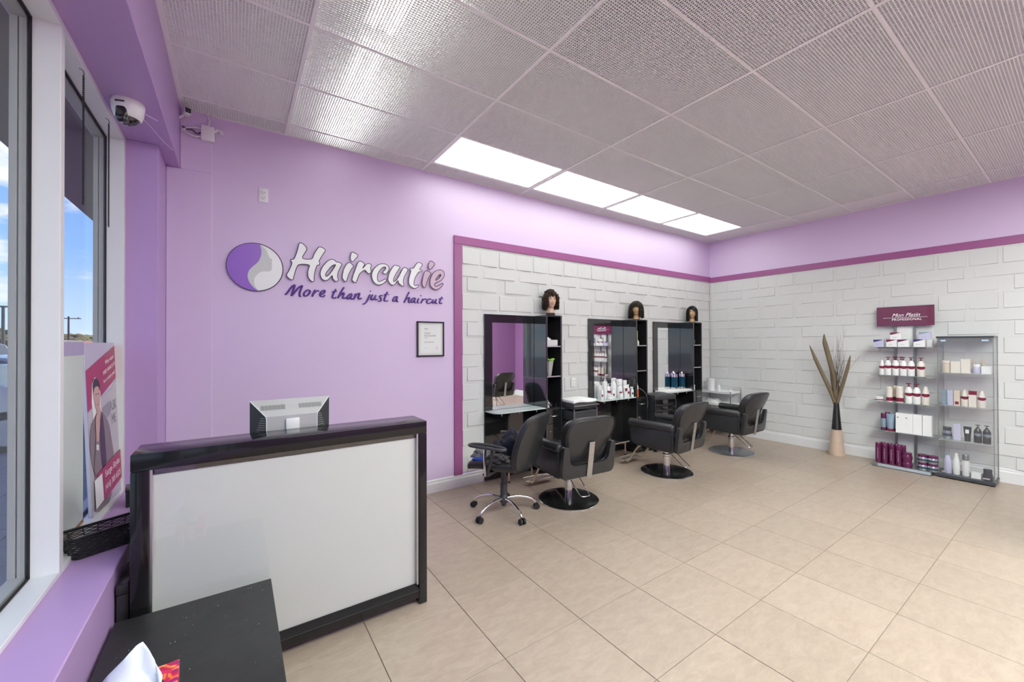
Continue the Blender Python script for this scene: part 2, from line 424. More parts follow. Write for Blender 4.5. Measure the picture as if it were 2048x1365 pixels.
# traced outlines of the sign on the logo wall, in metres (x, z)
LOGO=[('H',[(0.451,2.415),(0.482,2.404),(0.514,2.367),(0.489,2.323),(0.466,2.274),(0.549,2.277),(0.563,2.327),(0.582,2.363),(0.605,2.4),(0.638,2.391),(0.659,2.372),(0.634,2.331),(0.617,2.298),(0.603,2.268),(0.612,2.253),(0.605,2.232),(0.589,2.235),(0.572,2.179),(0.565,2.132),(0.565,2.086),(0.551,2.083),(0.537,2.091),(0.521,2.113),(0.514,2.138),(0.514,2.163),(0.521,2.195),(0.533,2.231),(0.442,2.227),(0.422,2.174),(0.411,2.128),(0.402,2.082),(0.373,2.092),(0.349,2.122),(0.365,2.149),(0.382,2.19),(0.397,2.233),(0.38,2.252),(0.389,2.26),(0.409,2.262),(0.426,2.311),(0.437,2.352),(0.444,2.389)],None),('a',[(0.747,2.276),(0.756,2.279),(0.778,2.276),(0.796,2.26),(0.782,2.237),(0.773,2.215),(0.762,2.188),(0.758,2.171),(0.756,2.139),(0.766,2.116),(0.755,2.104),(0.74,2.102),(0.723,2.115),(0.715,2.13),(0.712,2.156),(0.701,2.139),(0.681,2.114),(0.665,2.103),(0.65,2.102),(0.634,2.107),(0.619,2.127),(0.612,2.152),(0.613,2.173),(0.622,2.2),(0.631,2.221),(0.648,2.247),(0.667,2.272),(0.686,2.288),(0.706,2.298),(0.72,2.298),(0.735,2.291)],[(0.743,2.255),(0.725,2.25),(0.703,2.232),(0.682,2.203),(0.665,2.178),(0.656,2.156),(0.657,2.141),(0.667,2.14),(0.681,2.153),(0.706,2.187),(0.728,2.224)]),('i',[(0.844,2.28),(0.859,2.286),(0.88,2.274),(0.897,2.254),(0.885,2.24),(0.874,2.225),(0.864,2.203),(0.854,2.18),(0.846,2.155),(0.839,2.13),(0.831,2.104),(0.811,2.114),(0.796,2.137),(0.797,2.164),(0.801,2.186),(0.807,2.213),(0.816,2.235),(0.826,2.258)],None),('idot',[(0.882,2.388),(0.911,2.378),(0.939,2.358),(0.916,2.33),(0.89,2.297),(0.882,2.296),(0.872,2.303),(0.864,2.324),(0.867,2.348),(0.875,2.376)],None),('r',[(0.95,2.312),(0.973,2.304),(0.997,2.287),(0.984,2.264),(0.971,2.238),(1.0,2.276),(1.013,2.29),(1.027,2.297),(1.046,2.292),(1.057,2.285),(1.049,2.265),(1.048,2.248),(1.054,2.218),(1.043,2.204),(1.029,2.197),(1.016,2.209),(0.997,2.232),(0.979,2.222),(0.96,2.204),(0.944,2.183),(0.934,2.155),(0.926,2.132),(0.916,2.102),(0.895,2.111),(0.878,2.128),(0.887,2.162),(0.898,2.195),(0.916,2.246),(0.926,2.279),(0.937,2.3)],None),('c',[(1.223,2.272),(1.222,2.255),(1.212,2.234),(1.192,2.21),(1.178,2.211),(1.167,2.218),(1.161,2.229),(1.178,2.245),(1.189,2.26),(1.193,2.272),(1.186,2.281),(1.172,2.278),(1.156,2.268),(1.142,2.252),(1.128,2.234),(1.117,2.211),(1.111,2.188),(1.111,2.16),(1.115,2.14),(1.125,2.132),(1.141,2.137),(1.158,2.147),(1.189,2.167),(1.2,2.156),(1.189,2.138),(1.169,2.12),(1.147,2.106),(1.128,2.101),(1.105,2.103),(1.086,2.116),(1.07,2.134),(1.06,2.158),(1.056,2.188),(1.06,2.211),(1.07,2.237),(1.086,2.261),(1.103,2.279),(1.125,2.297),(1.147,2.306),(1.17,2.309),(1.192,2.307),(1.212,2.296)],None),('u',[(1.289,2.308),(1.313,2.304),(1.333,2.292),(1.319,2.27),(1.301,2.243),(1.283,2.212),(1.272,2.185),(1.265,2.162),(1.267,2.142),(1.283,2.152),(1.301,2.171),(1.315,2.195),(1.333,2.231),(1.348,2.262),(1.359,2.283),(1.373,2.295),(1.395,2.293),(1.413,2.274),(1.395,2.243),(1.377,2.212),(1.367,2.182),(1.363,2.159),(1.365,2.13),(1.371,2.104),(1.348,2.111),(1.327,2.124),(1.315,2.14),(1.31,2.163),(1.289,2.135),(1.278,2.117),(1.263,2.107),(1.243,2.112),(1.226,2.127),(1.212,2.152),(1.212,2.177),(1.22,2.215),(1.237,2.251),(1.252,2.278),(1.269,2.303)],None),('t',[(1.517,2.362),(1.545,2.359),(1.564,2.34),(1.552,2.324),(1.536,2.301),(1.533,2.289),(1.558,2.286),(1.561,2.274),(1.542,2.268),(1.523,2.265),(1.511,2.249),(1.492,2.217),(1.48,2.19),(1.473,2.162),(1.471,2.133),(1.483,2.122),(1.498,2.126),(1.517,2.136),(1.524,2.128),(1.511,2.109),(1.492,2.098),(1.474,2.095),(1.452,2.102),(1.431,2.118),(1.417,2.14),(1.418,2.169),(1.422,2.199),(1.438,2.253),(1.441,2.271),(1.426,2.287),(1.435,2.295),(1.468,2.294),(1.48,2.316),(1.496,2.342)],None),('i2',[(1.602,2.287),(1.637,2.279),(1.657,2.263),(1.643,2.24),(1.63,2.218),(1.618,2.193),(1.605,2.161),(1.598,2.131),(1.592,2.107),(1.579,2.112),(1.567,2.12),(1.557,2.152),(1.561,2.182),(1.567,2.212),(1.576,2.249),(1.586,2.274)],None),('i2dot',[(1.65,2.392),(1.676,2.386),(1.702,2.361),(1.672,2.328),(1.646,2.298),(1.637,2.3),(1.629,2.317),(1.626,2.338),(1.631,2.362),(1.64,2.382)],None),('e',[(1.804,2.277),(1.804,2.252),(1.794,2.233),(1.774,2.209),(1.747,2.189),(1.698,2.166),(1.695,2.145),(1.701,2.132),(1.717,2.133),(1.747,2.146),(1.784,2.176),(1.792,2.162),(1.777,2.142),(1.754,2.119),(1.73,2.105),(1.708,2.098),(1.685,2.103),(1.662,2.118),(1.646,2.141),(1.643,2.171),(1.646,2.201),(1.656,2.229),(1.672,2.261),(1.695,2.284),(1.721,2.301),(1.747,2.309),(1.774,2.309),(1.794,2.299)],[(1.766,2.262),(1.754,2.263),(1.741,2.252),(1.724,2.232),(1.711,2.213),(1.704,2.193),(1.724,2.202),(1.747,2.222),(1.764,2.245)])]
TAGLINE=[[[(0.344,1.957),(0.36,1.974),(0.382,2.011),(0.402,2.04),(0.422,2.048)],[(0.42,2.046),(0.409,2.013),(0.4,1.982),(0.392,1.95)],[(0.392,1.95),(0.422,1.993),(0.449,2.031),(0.478,2.047)],[(0.477,2.046),(0.464,2.012),(0.454,1.981),(0.453,1.955),(0.464,1.948)]],[[(0.535,2.007),(0.517,2.013),(0.496,1.994),(0.485,1.973),(0.492,1.954),(0.512,1.959),(0.53,1.981),(0.537,2.002),(0.526,2.011)]],[[(0.575,2.017),(0.563,1.988),(0.551,1.954)],[(0.556,1.972),(0.577,1.999),(0.596,2.014),(0.605,2.004)]],[[(0.617,1.976),(0.641,1.988),(0.657,2.008),(0.648,2.021),(0.626,2.005),(0.614,1.981),(0.619,1.962),(0.638,1.959),(0.657,1.974)]],[[(0.746,2.035),(0.731,2.005),(0.717,1.972),(0.717,1.954),(0.731,1.949),(0.749,1.961)],[(0.712,2.007),(0.734,2.013),(0.756,2.014)]],[[(0.816,2.058),(0.796,2.025),(0.776,1.986),(0.761,1.953)],[(0.768,1.965),(0.791,1.995),(0.813,2.009),(0.816,1.997),(0.803,1.972),(0.806,1.951),(0.831,1.964)]],[[(0.887,2.002),(0.869,2.003),(0.846,1.978),(0.839,1.961),(0.846,1.948),(0.867,1.966),(0.887,1.999)],[(0.887,1.999),(0.874,1.969),(0.877,1.95),(0.9,1.96)]],[[(0.918,2.007),(0.91,1.979),(0.9,1.951)],[(0.905,1.965),(0.929,2.002),(0.952,2.015),(0.95,1.998),(0.939,1.97),(0.949,1.953),(0.973,1.969)]],[[(1.048,2.007),(1.035,1.979),(1.021,1.945),(1.002,1.919),(0.977,1.909)],[(1.047,2.04),(1.055,2.035)]],[[(1.073,2.007),(1.059,1.983),(1.055,1.963),(1.067,1.953),(1.089,1.977),(1.103,2.005)],[(1.103,2.005),(1.091,1.977),(1.094,1.957),(1.122,1.967)]],[[(1.17,2.003),(1.147,2.007),(1.135,1.993),(1.15,1.975),(1.152,1.958),(1.136,1.946),(1.119,1.95)]],[[(1.213,2.044),(1.195,2.006),(1.182,1.974),(1.183,1.954),(1.2,1.951),(1.22,1.959)],[(1.175,2.013),(1.203,2.018),(1.23,2.018)]],[[(1.306,2.004),(1.283,2.0),(1.265,1.973),(1.266,1.953),(1.286,1.957),(1.312,2.005)],[(1.312,2.005),(1.302,1.975),(1.306,1.953),(1.319,1.951)]],[[(1.431,2.058),(1.41,2.02),(1.392,1.981),(1.376,1.946)],[(1.383,1.963),(1.41,1.996),(1.436,2.006),(1.428,1.98),(1.422,1.956),(1.437,1.948)]],[[(1.492,2.002),(1.468,2.0),(1.448,1.972),(1.45,1.952),(1.471,1.959),(1.497,2.002)],[(1.497,2.002),(1.483,1.971),(1.489,1.951),(1.504,1.952)]],[[(1.53,2.0),(1.517,1.97),(1.518,1.953),(1.532,1.952)],[(1.548,2.031),(1.555,2.025)]],[[(1.573,1.999),(1.563,1.973),(1.551,1.95)],[(1.557,1.967),(1.579,1.992),(1.604,2.001),(1.609,1.991)]],[[(1.665,1.994),(1.649,2.005),(1.623,1.989),(1.614,1.967),(1.625,1.951),(1.649,1.957),(1.665,1.97)]],[[(1.688,1.998),(1.674,1.975),(1.678,1.955),(1.704,1.975),(1.722,2.004)],[(1.722,2.004),(1.711,1.975),(1.714,1.957),(1.732,1.961)]],[[(1.785,2.032),(1.767,1.997),(1.755,1.969),(1.763,1.957),(1.788,1.968)],[(1.748,2.005),(1.773,2.013),(1.801,2.014)]]]
RING=[(0.126,2.364),(0.05,2.342),(-0.008,2.299),(-0.046,2.243),(-0.064,2.167),(-0.054,2.103),(-0.019,2.041),(0.031,1.998),(0.082,1.976),(0.15,1.972),(0.212,1.986),(0.27,2.022),(0.313,2.084),(0.33,2.17),(0.317,2.233),(0.283,2.288),(0.232,2.33),(0.178,2.357)]
PURPLE_EDGE=[(0.162,2.36),(0.174,2.308),(0.17,2.26),(0.15,2.209),(0.114,2.172),(0.086,2.136),(0.076,2.092),(0.086,2.045),(0.114,2.005),(0.15,1.974)]
FACE_EDGE=[(0.166,2.356),(0.195,2.33),(0.211,2.308),(0.22,2.28),(0.232,2.253),(0.251,2.243),(0.249,2.233),(0.243,2.229),(0.248,2.21),(0.244,2.198),(0.248,2.186),(0.245,2.166),(0.247,2.157),(0.232,2.143),(0.203,2.14),(0.17,2.134),(0.146,2.113),(0.126,2.082),(0.121,2.048),(0.126,2.015),(0.15,1.981)]

# ------------------------------------------------------------------ room dimensions (metres; camera stands at x=0, y=0)
YA, XB, ZC = 3.90, 6.947, 3.317       # logo wall, right wall, ceiling
YO = -2.2                              # far wall behind the camera (seen in the mirrors)
XS, XP, XL = -0.345, -0.425, -0.413    # bulkhead face, pilaster face, ledge edge
XF, XG = -0.583, -0.663                # window frame room face, glass
ZT = 3.75

# floor: slab + every tile in and near the view
fl = struct('floor')
G().box(-0.75, XB + .1, YO - .1, YA + .1, -0.10, -0.004).obj('grout_bed', 'grout', fl, 0)
def tile_mat():
    m, t, b = newmat('beige_floor_tile')
    oi = t.nodes.new('ShaderNodeObjectInfo'); tcn = t.nodes.new('ShaderNodeTexCoord')
    ad = t.nodes.new('ShaderNodeVectorMath'); ad.operation = 'ADD'
    vm = t.nodes.new('ShaderNodeVectorMath'); vm.operation = 'SCALE'; vm.inputs[0].default_value = (17.3, 9.1, 5.7)
    t.links.new(oi.outputs['Random'], vm.inputs['Scale'])
    t.links.new(tcn.outputs['Object'], ad.inputs[0]); t.links.new(vm.outputs[0], ad.inputs[1])
    mpn = t.nodes.new('ShaderNodeMapping'); mpn.inputs['Scale'].default_value = (1.0, 2.3, 1); t.links.new(ad.outputs[0], mpn.inputs[0])
    n = t.nodes.new('ShaderNodeTexNoise'); n.inputs['Scale'].default_value = 9; n.inputs['Detail'].default_value = 10; n.inputs['Roughness'].default_value = .75; n.inputs['Distortion'].default_value = .5
    t.links.new(mpn.outputs[0], n.inputs['Vector'])
    rp = t.nodes.new('ShaderNodeValToRGB'); rp.color_ramp.elements[0].position = .36; rp.color_ramp.elements[1].position = .66
    rp.color_ramp.elements[0].color = (0.365, 0.287, 0.228, 1); rp.color_ramp.elements[1].color = (0.44, 0.355, 0.288, 1)
    t.links.new(n.outputs[0], rp.inputs[0])
    hsv = t.nodes.new('ShaderNodeHueSaturation'); mr = t.nodes.new('ShaderNodeMapRange')
    mr.inputs['To Min'].default_value = .96; mr.inputs['To Max'].default_value = 1.04
    t.links.new(oi.outputs['Random'], mr.inputs[0]); t.links.new(mr.outputs[0], hsv.inputs['Value']); t.links.new(rp.outputs[0], hsv.inputs['Color'])
    t.links.new(hsv.outputs[0], b.inputs['Base Color']); b.inputs['Roughness'].default_value = .34
    bp = t.nodes.new('ShaderNodeBump'); bp.inputs['Strength'].default_value = .06; bp.inputs['Distance'].default_value = .01
    t.links.new(n.outputs[0], bp.inputs['Height']); t.links.new(bp.outputs[0], b.inputs['Normal'])
    return m
M['tile'] = tile_mat()
TX, TY, TWX, TWY = 2.086, 2.6389, 0.5005, 0.4966
tile_cache = {}
gone = G(); any_gone = False
for i in range(-6, 11):
    for j in range(-4, 12):
        x0 = TX + (i - .0) * TWX; x1 = x0 + TWX; y1 = TY - (j - 1) * TWY + 0.0; y0 = y1 - TWY
        x0, x1 = max(x0, XL), min(x1, XB); y0, y1 = max(y0, YO), min(y1, YA)
        if x1 - x0 < .02 or y1 - y0 < .02: continue
        g = 0.0018
        key = (round(x1 - x0, 3), round(y1 - y0, 3))
        if y1 < -0.9 and x1 < 3.0:                     # behind the camera, out of every mirror too: kept as one part
            gone.box(x0 + g, x1 - g, y0 + g, y1 - g, -.004, 0); any_gone = True; continue
        if key not in tile_cache:
            w, h = key
            tile_cache[key] = G().prism([(g, g), (w - g, g), (w - g, h - g), (g, h - g)], lambda a, b, d: (a, b, d), -0.004, 0.0, 0.0008, 1).data('floor_tile', 'tile', 0)
        link('floor_tile', tile_cache[key], fl, (x0, y0, 0))
tag(gone.obj('floor_tile', 'tile', fl, 0), kind='stuff')

# walls
wl = struct('wall_left')
G().box(-0.70, XB + .15, YA, YA + .15, -.1, ZT).obj('painted_wall', 'lilac', wl, 0)
wr = struct('wall_right')
G().box(XB, XB + .15, YO - .15, YA, -.1, ZT).obj('painted_wall', 'lilac', wr, 0)
wb = struct('wall_rear')
G().box(-0.75, XB + .15, YO - .15, YO, -.1, ZT).obj('painted_wall', 'deep_purple', wb, 0)
G().box(XL, XB, YO, YO + .012, 0, .11).obj('skirting_board', 'white_trim', wb, 0)
ww = struct('wall_window')
G().rbox(-0.75, XL, YO, 3.52, 0, 0.605, .004, 1).obj('ledge', 'purple', ww, 30)
G().rbox(-0.66, XP, 3.52, YA, -.1, 2.86, .003, 1).obj('pilaster', 'purple', ww, 30)
G().rbox(-0.75, XS, YO, YA, 2.86, ZT, .003, 1).obj('bulkhead', 'purple', ww, 30)
# boxed chase on the logo wall under the junction box
G().rbox(XP + .0005, -0.152, YA - .022, YA, .131, 2.8595, .003, 1).obj('wall_chase', 'lilac', wl, 30)
G().rbox(XS + .0005, -0.152, YA - .022, YA, 2.8595, ZC, .003, 1).obj('wall_chase', 'lilac', wl, 30)

# baseboards
bl = struct('baseboard_left')
def base_prof(g, x0, x1, y, zt):
    g.prism([(0, 0), (.016, 0), (.016, zt - .04), (.010, zt - .028), (.010, zt - .012), (.004, zt), (0, zt)], lambda a, b, d: (d, y - a, b), x0, x1)
g = G(); base_prof(g, XP, 2.29, YA, .131); base_prof(g, 3.225, 3.905, YA, .131); base_prof(g, 4.845, 5.30, YA, .131); base_prof(g, 6.296, XB, YA, .131)
g.obj('skirting_board', 'white_trim', bl, 0)
br = struct('baseboard_right')
G().prism([(0, 0), (.018, 0), (.018, .115), (.012, .128), (.012, .143), (.005, .156), (0, .156)], lambda a, b, d: (XB - a, d, b), YO, YA - .02).obj('skirting_board', 'white_trim', br, 0)

# magenta trims
t1 = struct('trim_1')
G().rbox(1.922, 2.018, YA - .020, YA, .131, 2.612, .002, 1).obj('upright_band', 'magenta', t1, 0)
G().rbox(1.922, XB, YA - .022, YA, 2.612, 2.700, .002, 1).obj('top_band', 'magenta', t1, 0)
t2 = struct('trim_2')
G().rbox(XB - .022, XB, YO, YA - .022, 2.602, 2.690, .002, 1).obj('top_band', 'magenta', t2, 0)

# relief wall panels: tilted bricks, each an object
def relief(parent, s0, s1, z0, z1, fn, off, hi, lo):
    cache = {}
    P = 0.4945
    G().prism([(s0, z0), (s1, z0), (s1, z1), (s0, z1)], lambda a, b, d: fn(a, b, d), 0.0, 0.008).obj('panel_backing', 'panel_white', parent, 0)
    k0 = int((s0 - off) / P) - 1
    rnd = random.Random(5)
    for k in range(k0, k0 + 16):
        for r in range(-1, 7):
            zb = 2.612 - P * (r + 1)
            cell = [(-.075, .15, .162, .335, 'L'), (.17, .385, .162, .335, 'R'),     # two near-square bricks
                    (.212, .627, .026, .152, 'R'),                                    # wide brick
                    (.0, .385, -.128, .018, 'L')]                                      # wide brick, set over
            for (a, b, c, d, side) in cell:
                a0, b0, c0, d0 = off + k * P + a, off + k * P + b, zb + c + .128, zb + d + .128
                a0, b0, c0, d0 = max(a0, s0), min(b0, s1), max(c0, z0), min(d0, z1)
                if b0 - a0 < .03 or d0 - c0 < .03: continue
                t_l, t_r = (hi, lo) if side == 'L' else (lo, hi)
                tb = .002
                e = .004
                # outer rim at the backing, tilted top face inset by e
                vs = [fn(a0, c0, .006), fn(b0, c0, .006), fn(b0, d0, .006), fn(a0, d0, .006),
                      fn(a0 + e, c0 + e, t_l + tb), fn(b0 - e, c0 + e, t_r + tb), fn(b0 - e, d0 - e, t_r - tb), fn(a0 + e, d0 - e, t_l - tb)]
                gg = G().mesh(vs, [(4, 5, 6, 7), (0, 1, 5, 4), (1, 2, 6, 5), (2, 3, 7, 6), (3, 0, 4, 7)])
                gg.obj('panel_brick', 'panel_white', parent, 0)
relief(wl, 2.018, XB, .149, 2.612, lambda a, b, d: (a, YA - d, b), 2.078, .019, .010)
relief(wr, -(YA - .0085), -(-0.65), .156, 2.602, lambda a, b, d: (XB - d, -a, b), -0.5 - .5, .0175, .0095)
G().box(XB - .008, XB, YO, -.65, .156, 2.602).obj('painted_section', 'deep_purple', wr, 0)

G().box(XB - .034, XB - .0262, YA - .034, YA - .0262, .156, 2.60).obj('corner_bead', 'panel_white', wr, 0)
# ceiling grid with louvre panels
ce = struct('ceiling')
GX, GY, GW, GD = 0.3484, 3.6818, 1.2192, 0.6041
xs = [XS] + [GX + GW * i for i in range(0, 6)] + [XB]
ys = [YA] + [GY - GD * j for j in range(0, 10)] + [YO]
G().box(-0.75, XB + .15, YO - .15, YA + .15, ZT, ZT + .1).obj('roof_deck', 'plenum', ce, 0)
G().box(XS, XB, YA - .004, YA - .001, ZC + .02, ZT).obj('plenum_wall', 'plenum', ce, 0)
G().box(XB - .004, XB - .001, YO, YA, ZC + .02, ZT).obj('plenum_wall', 'plenum', ce, 0)
tw = .012
for i, x in enumerate(xs):
    a, b = (x - tw, x + tw)
    if i == 0: a, b = x, x + .03
    if i == len(xs) - 1: a, b = x - .022, x
    G().rbox(a, b, YO, YA, ZC - .002, ZC + .002, .001, 1).box((a + b) / 2 - .001, (a + b) / 2 + .001, YO, YA, ZC, ZC + .035).obj('ceiling_tee', 'tee', ce, 0)
for j, y in enumerate(ys):
    a, b = (y - tw * .85, y + tw * .85)
    if j == 0: a, b = y - .022, y
    if j == len(ys) - 1: a, b = y, y + .022
    G().rbox(XS, XB, a, b, ZC - .001, ZC + .003, .001, 1).box(XS, XB, (a + b) / 2 - .001, (a + b) / 2 + .001, ZC, ZC + .03).obj('ceiling_tee', 'tee', ce, 0)
lou = {}
def louvre(w, h):
    key = (round(w, 2), round(h, 2))
    if key in lou: return lou[key]
    g = G(); P = .0159; t = .0026; d = .0068
    nx = int(round(w / P)); ny = int(round(h / P)); px = w / nx; py = h / ny
    for k in range(nx + 1):
        x = k * px
        g.mesh([(x - t * .6, 0, d), (x - t, 0, 0), (x + t, 0, 0), (x + t * .6, 0, d), (x - t * .6, h, d), (x - t, h, 0), (x + t, h, 0), (x + t * .6, h, d)],
               [(0, 4, 5, 1), (1, 5, 6, 2), (2, 6, 7, 3), (3, 7, 4, 0)])
    for k in range(ny + 1):
        y = k * py
        g.mesh([(0, y - t * .6, d), (0, y - t, 0), (0, y + t, 0), (0, y + t * .6, d), (w, y - t * .6, d), (w, y - t, 0), (w, y + t, 0), (w, y + t * .6, d)],
               [(0, 1, 5, 4), (1, 2, 6, 5), (2, 3, 7, 6), (3, 0, 4, 7)])
    bmesh.ops.recalc_face_normals(g.bm, faces=g.bm.faces)
    me = bpy.data.meshes.new('ceiling_panel'); g.bm.to_mesh(me); g.bm.free(); me.materials.append(M['louvre'])
    lou[key] = me
    return me
M['panel_light'] = lamp_mat('lit_diffuser', (0.935, 1.0, 0.925), LIGHT_PANEL)
M['rear_fill'] = lamp_mat('fill_diffuser_rear', (0.925, 1.0, 0.915), REAR_FILL)  # rear rows are out of view, added as fill for room and ceiling
M['tube_light'] = lamp_mat('fluorescent_tube', (0.945, 1.0, 0.93), TUBE)
LIT_ROWS = {1: 'front', 7: 'rear', 9: 'rear'}
n_l = 0
for i in range(len(xs) - 1):
    for j in range(len(ys) - 1):
        x0, x1 = xs[i] + .006, xs[i + 1] - .006; y1, y0 = ys[j] - .006, ys[j + 1] + .006
        if j in LIT_ROWS and (2 if j == 1 else 1) <= i <= (5 if j == 1 else 4):
            k = i - 2
            near = j == 1
            lb = ['nearest the camera and largest in view', 'second from the left end of the row', 'third from the left end of the row', 'farthest, beside the right wall corner'][k]
            if near: lab = 'white lit ceiling panel along logo wall, ' + lb
            else: lab = 'unseen fill light panel added behind the camera, %s row, %s from the window' % ({7: 'front', 9: 'rear'}[j], ORD[i - 1])
            t = thing('ceiling_light', lab, 'ceiling light', ((x0 + x1) / 2, (y0 + y1) / 2, ZC), 0, 'lit panels along the logo wall' if near else 'fill panels added behind the camera')
            w, h = (x1 - x0) / 2, (y1 - y0) / 2
            G().box(-w + .03, w - .03, -h + .012, h - .012, .004, .010).obj('diffuser', 'panel_light' if near else 'rear_fill', t, 0)
            G().box(-w, -w + .03, -h, h, .002, .012).box(w - .03, w, -h, h, .002, .012).box(-w, w, -h, -h + .012, .002, .012).box(-w, w, h - .012, h, .002, .012).obj('frame', 'tee', t, 0)
            G().box(-w, w, -h, h, .012, .09).obj('housing', 'white_trim', t, 0)
        elif i == 6 and j < 5:
            G().box(x0, x1, y0, y1, ZC + .004, ZC + .014).obj('ceiling_panel', 'plain_panel', ce, 0)
        else:
            link('ceiling_panel', louvre(x1 - x0, y1 - y0), ce, (x0, y0, ZC + .003))
# twin-tube fixtures standing above the louvre in the column nearest the window
for k, y0 in enumerate((2.55, 1.25)):
    t = thing('tube_fixture', 'bright tube light above the louvre ceiling, ' + ('nearer the logo wall' if k == 0 else 'nearer the camera'), 'ceiling light', (.72, y0, ZC + .10), 0, 'tube lights above the louvre')
    G().box(-.10, .10, 0, 1.2, .03, .07).obj('reflector', 'white_trim', t, 0)
    for sx in (-.05, .05): G().cyl((sx, .02, .01), (sx, 1.18, .01), .013, n=12).obj('tube', 'tube_light', t)

# windows
def window(n, y0, y1, left=True):
    w = struct('window_%d' % n)
    zs, zt = .605, 2.86
    G().rbox(XG - .003, XF, y0, y1, zs, zs + .020, .002, 1).obj('sill_rail', 'alu_white', w, 0)
    G().rbox(XG - .003, XF, y0, y1, zt - .030, zt, .002, 1).obj('head_rail', 'alu_white', w, 0)
    G().rbox(-.72, XG - .012, y0, y1, zs, zs + .035, .002, 1).rbox(-.72, XG - .012, y0, y1, zt - .045, zt, .002, 1).obj('outer_rail', 'alu_grey', w, 0)
    G().box(XG - .010, XG - .004, y0, y1, zs, zt).obj('glass_pane', 'win_glass', w, 0)
    e = .006
    G().box(XG - .004, XG + .002, y0, y0 + e, zs, zt).box(XG - .004, XG + .002, y1 - e, y1, zs, zt).box(XG - .004, XG + .002, y0, y1, zs + .02, zs + .02 + e).box(XG - .004, XG + .002, y0, y1, zt - .03 - e, zt - .03).obj('gasket', 'gasket', w, 0)
    # near-side mullion (its broad side faces the camera) and outer half
    G().rbox(XG - .003, XF, y1, y1 + .046, zs, zt, .002, 1).obj('mullion', 'alu_white', w, 0)
    G().rbox(XG - .032, XG - .012, y1 - .004, y1 + .05, zs, zt, .002, 1).rbox(-.72, XG - .036, y1 - .004, y1 + .05, zs, zt, .002, 1).obj('outer_mullion', 'alu_grey', w, 0)
    return w
window(1, 2.410, 3.474)
window(2, 1.250, 2.364)
window(3, 0.090, 1.204)
window(4, -1.070, 0.044)
window(5, -2.2, -1.116)

# ------------------------------------------------------------------ reception desk
t = thing('reception_desk', 'black framed reception desk with large white front panel', 'desk', (-.361, 2.27, 0))
W_, H_ = 1.302, 1.078
G().rbox(0, W_, 0, .222, H_ - .072, H_, .004, 2).obj('top_beam', 'desk_black', t)
G().rbox(0, .060, 0, .222, 0, H_ - .0725, .004, 2).obj('side_post', 'desk_black', t)
G().rbox(W_ - .048, W_, 0, .222, 0, H_ - .0725, .004, 2).obj('side_post', 'desk_black', t)
G().rbox(.0602, W_ - .0482, 0, .20, .040, .088, .003, 1).prism([(0, .088), (.03, .088), (.03, .116)], lambda a, b, d: (d, a, b), .061, W_ - .049).obj('bottom_rail', 'desk_black', t)
G().box(.061, W_ - .049, .036, .042, .09, .975).obj('front_panel', 'desk_white', t, 0)
G().box(.061, W_ - .049, .046, .052, .975, 1.005).obj('dark_strip', 'black_gloss', t, 0)
G().box(.0605, W_ - .0485, .028, .032, .10, 1.004).obj('cover_glass', 'case_glass', t, 0)
G().box(.061, .069, .010, .0275, .116, 1.004).obj('glass_channel', 'steel', t, 0); G().box(W_ - .0585, W_ - .0505, .010, .0275, .116, 1.004).obj('glass_channel', 'steel', t, 0)
G().rbox(.0605, W_ - .0485, .2225, .80, .72, .75, .003, 1).obj('worktop', 'black_lam', t)
G().box(.0605, .08, .2225, .78, 0, .7195).obj('worktop_support', 'black_lam', t, 0); G().box(W_ - .07, W_ - .0485, .2225, .78, 0, .7195).obj('worktop_support', 'black_lam', t, 0)
G().box(.08, W_ - .07, .070, .10, .005, .035).obj('kick_strip', mat('blue_film_strip', (.16, .24, .55), .4, var=.05), t, 0)

# monitor seen from behind
t = thing('computer_monitor', 'silver computer monitor seen from behind with black vented sides', 'monitor', (.262, 2.60, .75))
mw, z0, z1 = .199, .115, .478
g = G(); yb, yf = -.052, .02
g.mesh([(-mw, yf, z0), (mw, yf, z0), (mw, yf, z1), (-mw, yf, z1), (-.125, yb, z0 + .02), (.125, yb, z0 + .02), (.125, yb, z1 - .085), (-.125, yb, z1 - .085), (-mw, yf - .012, z1), (mw, yf - .012, z1)],
       [(8, 9, 6, 7), (7, 6, 5, 4), (0, 4, 5, 1), (8, 3, 2, 9), (0, 1, 2, 3)])
g.obj('back_shell', 'silver', t, 25)
for s in (-1, 1):
    g = G(); g.mesh([(s * mw, yf, z0), (s * mw, yf, z1), (s * mw, yf - .012, z1), (s * .125, yb, z1 - .085), (s * .125, yb, z0 + .02)], [(0, 1, 2), (0, 2, 3, 4)])
    vp = g.obj('vent_panel', 'charcoal', t, 0)
    g = G()
    for k in range(20):
        zz = z0 + .03 + k * .0125
        f = 1.0 if zz < z1 - .085 else max(.05, 1 - (zz - (z1 - .085)) / .085)
        x1 = mw - .006; x0 = mw - (mw - .131) * f
        def yy(x): return yf - .012 * 0 - (yf - yb) * (mw - x) / (mw - .125)
        g.mesh([(s * x0, yy(x0) - .003, zz), (s * x1, yy(x1) - .003, zz), (s * x1, yy(x1) - .003, zz + .005), (s * x0, yy(x0) - .003, zz + .005), (s * x0, yy(x0), zz), (s * x1, yy(x1), zz)], [(0, 1, 2, 3), (0, 4, 5, 1)])
    g.obj('vent_slats', 'vent_grey', vp, 0)
    G().tube([(s * mw, yf - .012, z1), (s * .127, yb - .001, z1 - .085), (s * .125, yb - .001, z1 - .10), (s * .125, yb - .001, z0 + .02)], .0022, 6).obj('edge_trim', 'white_plastic', t)
g = G()
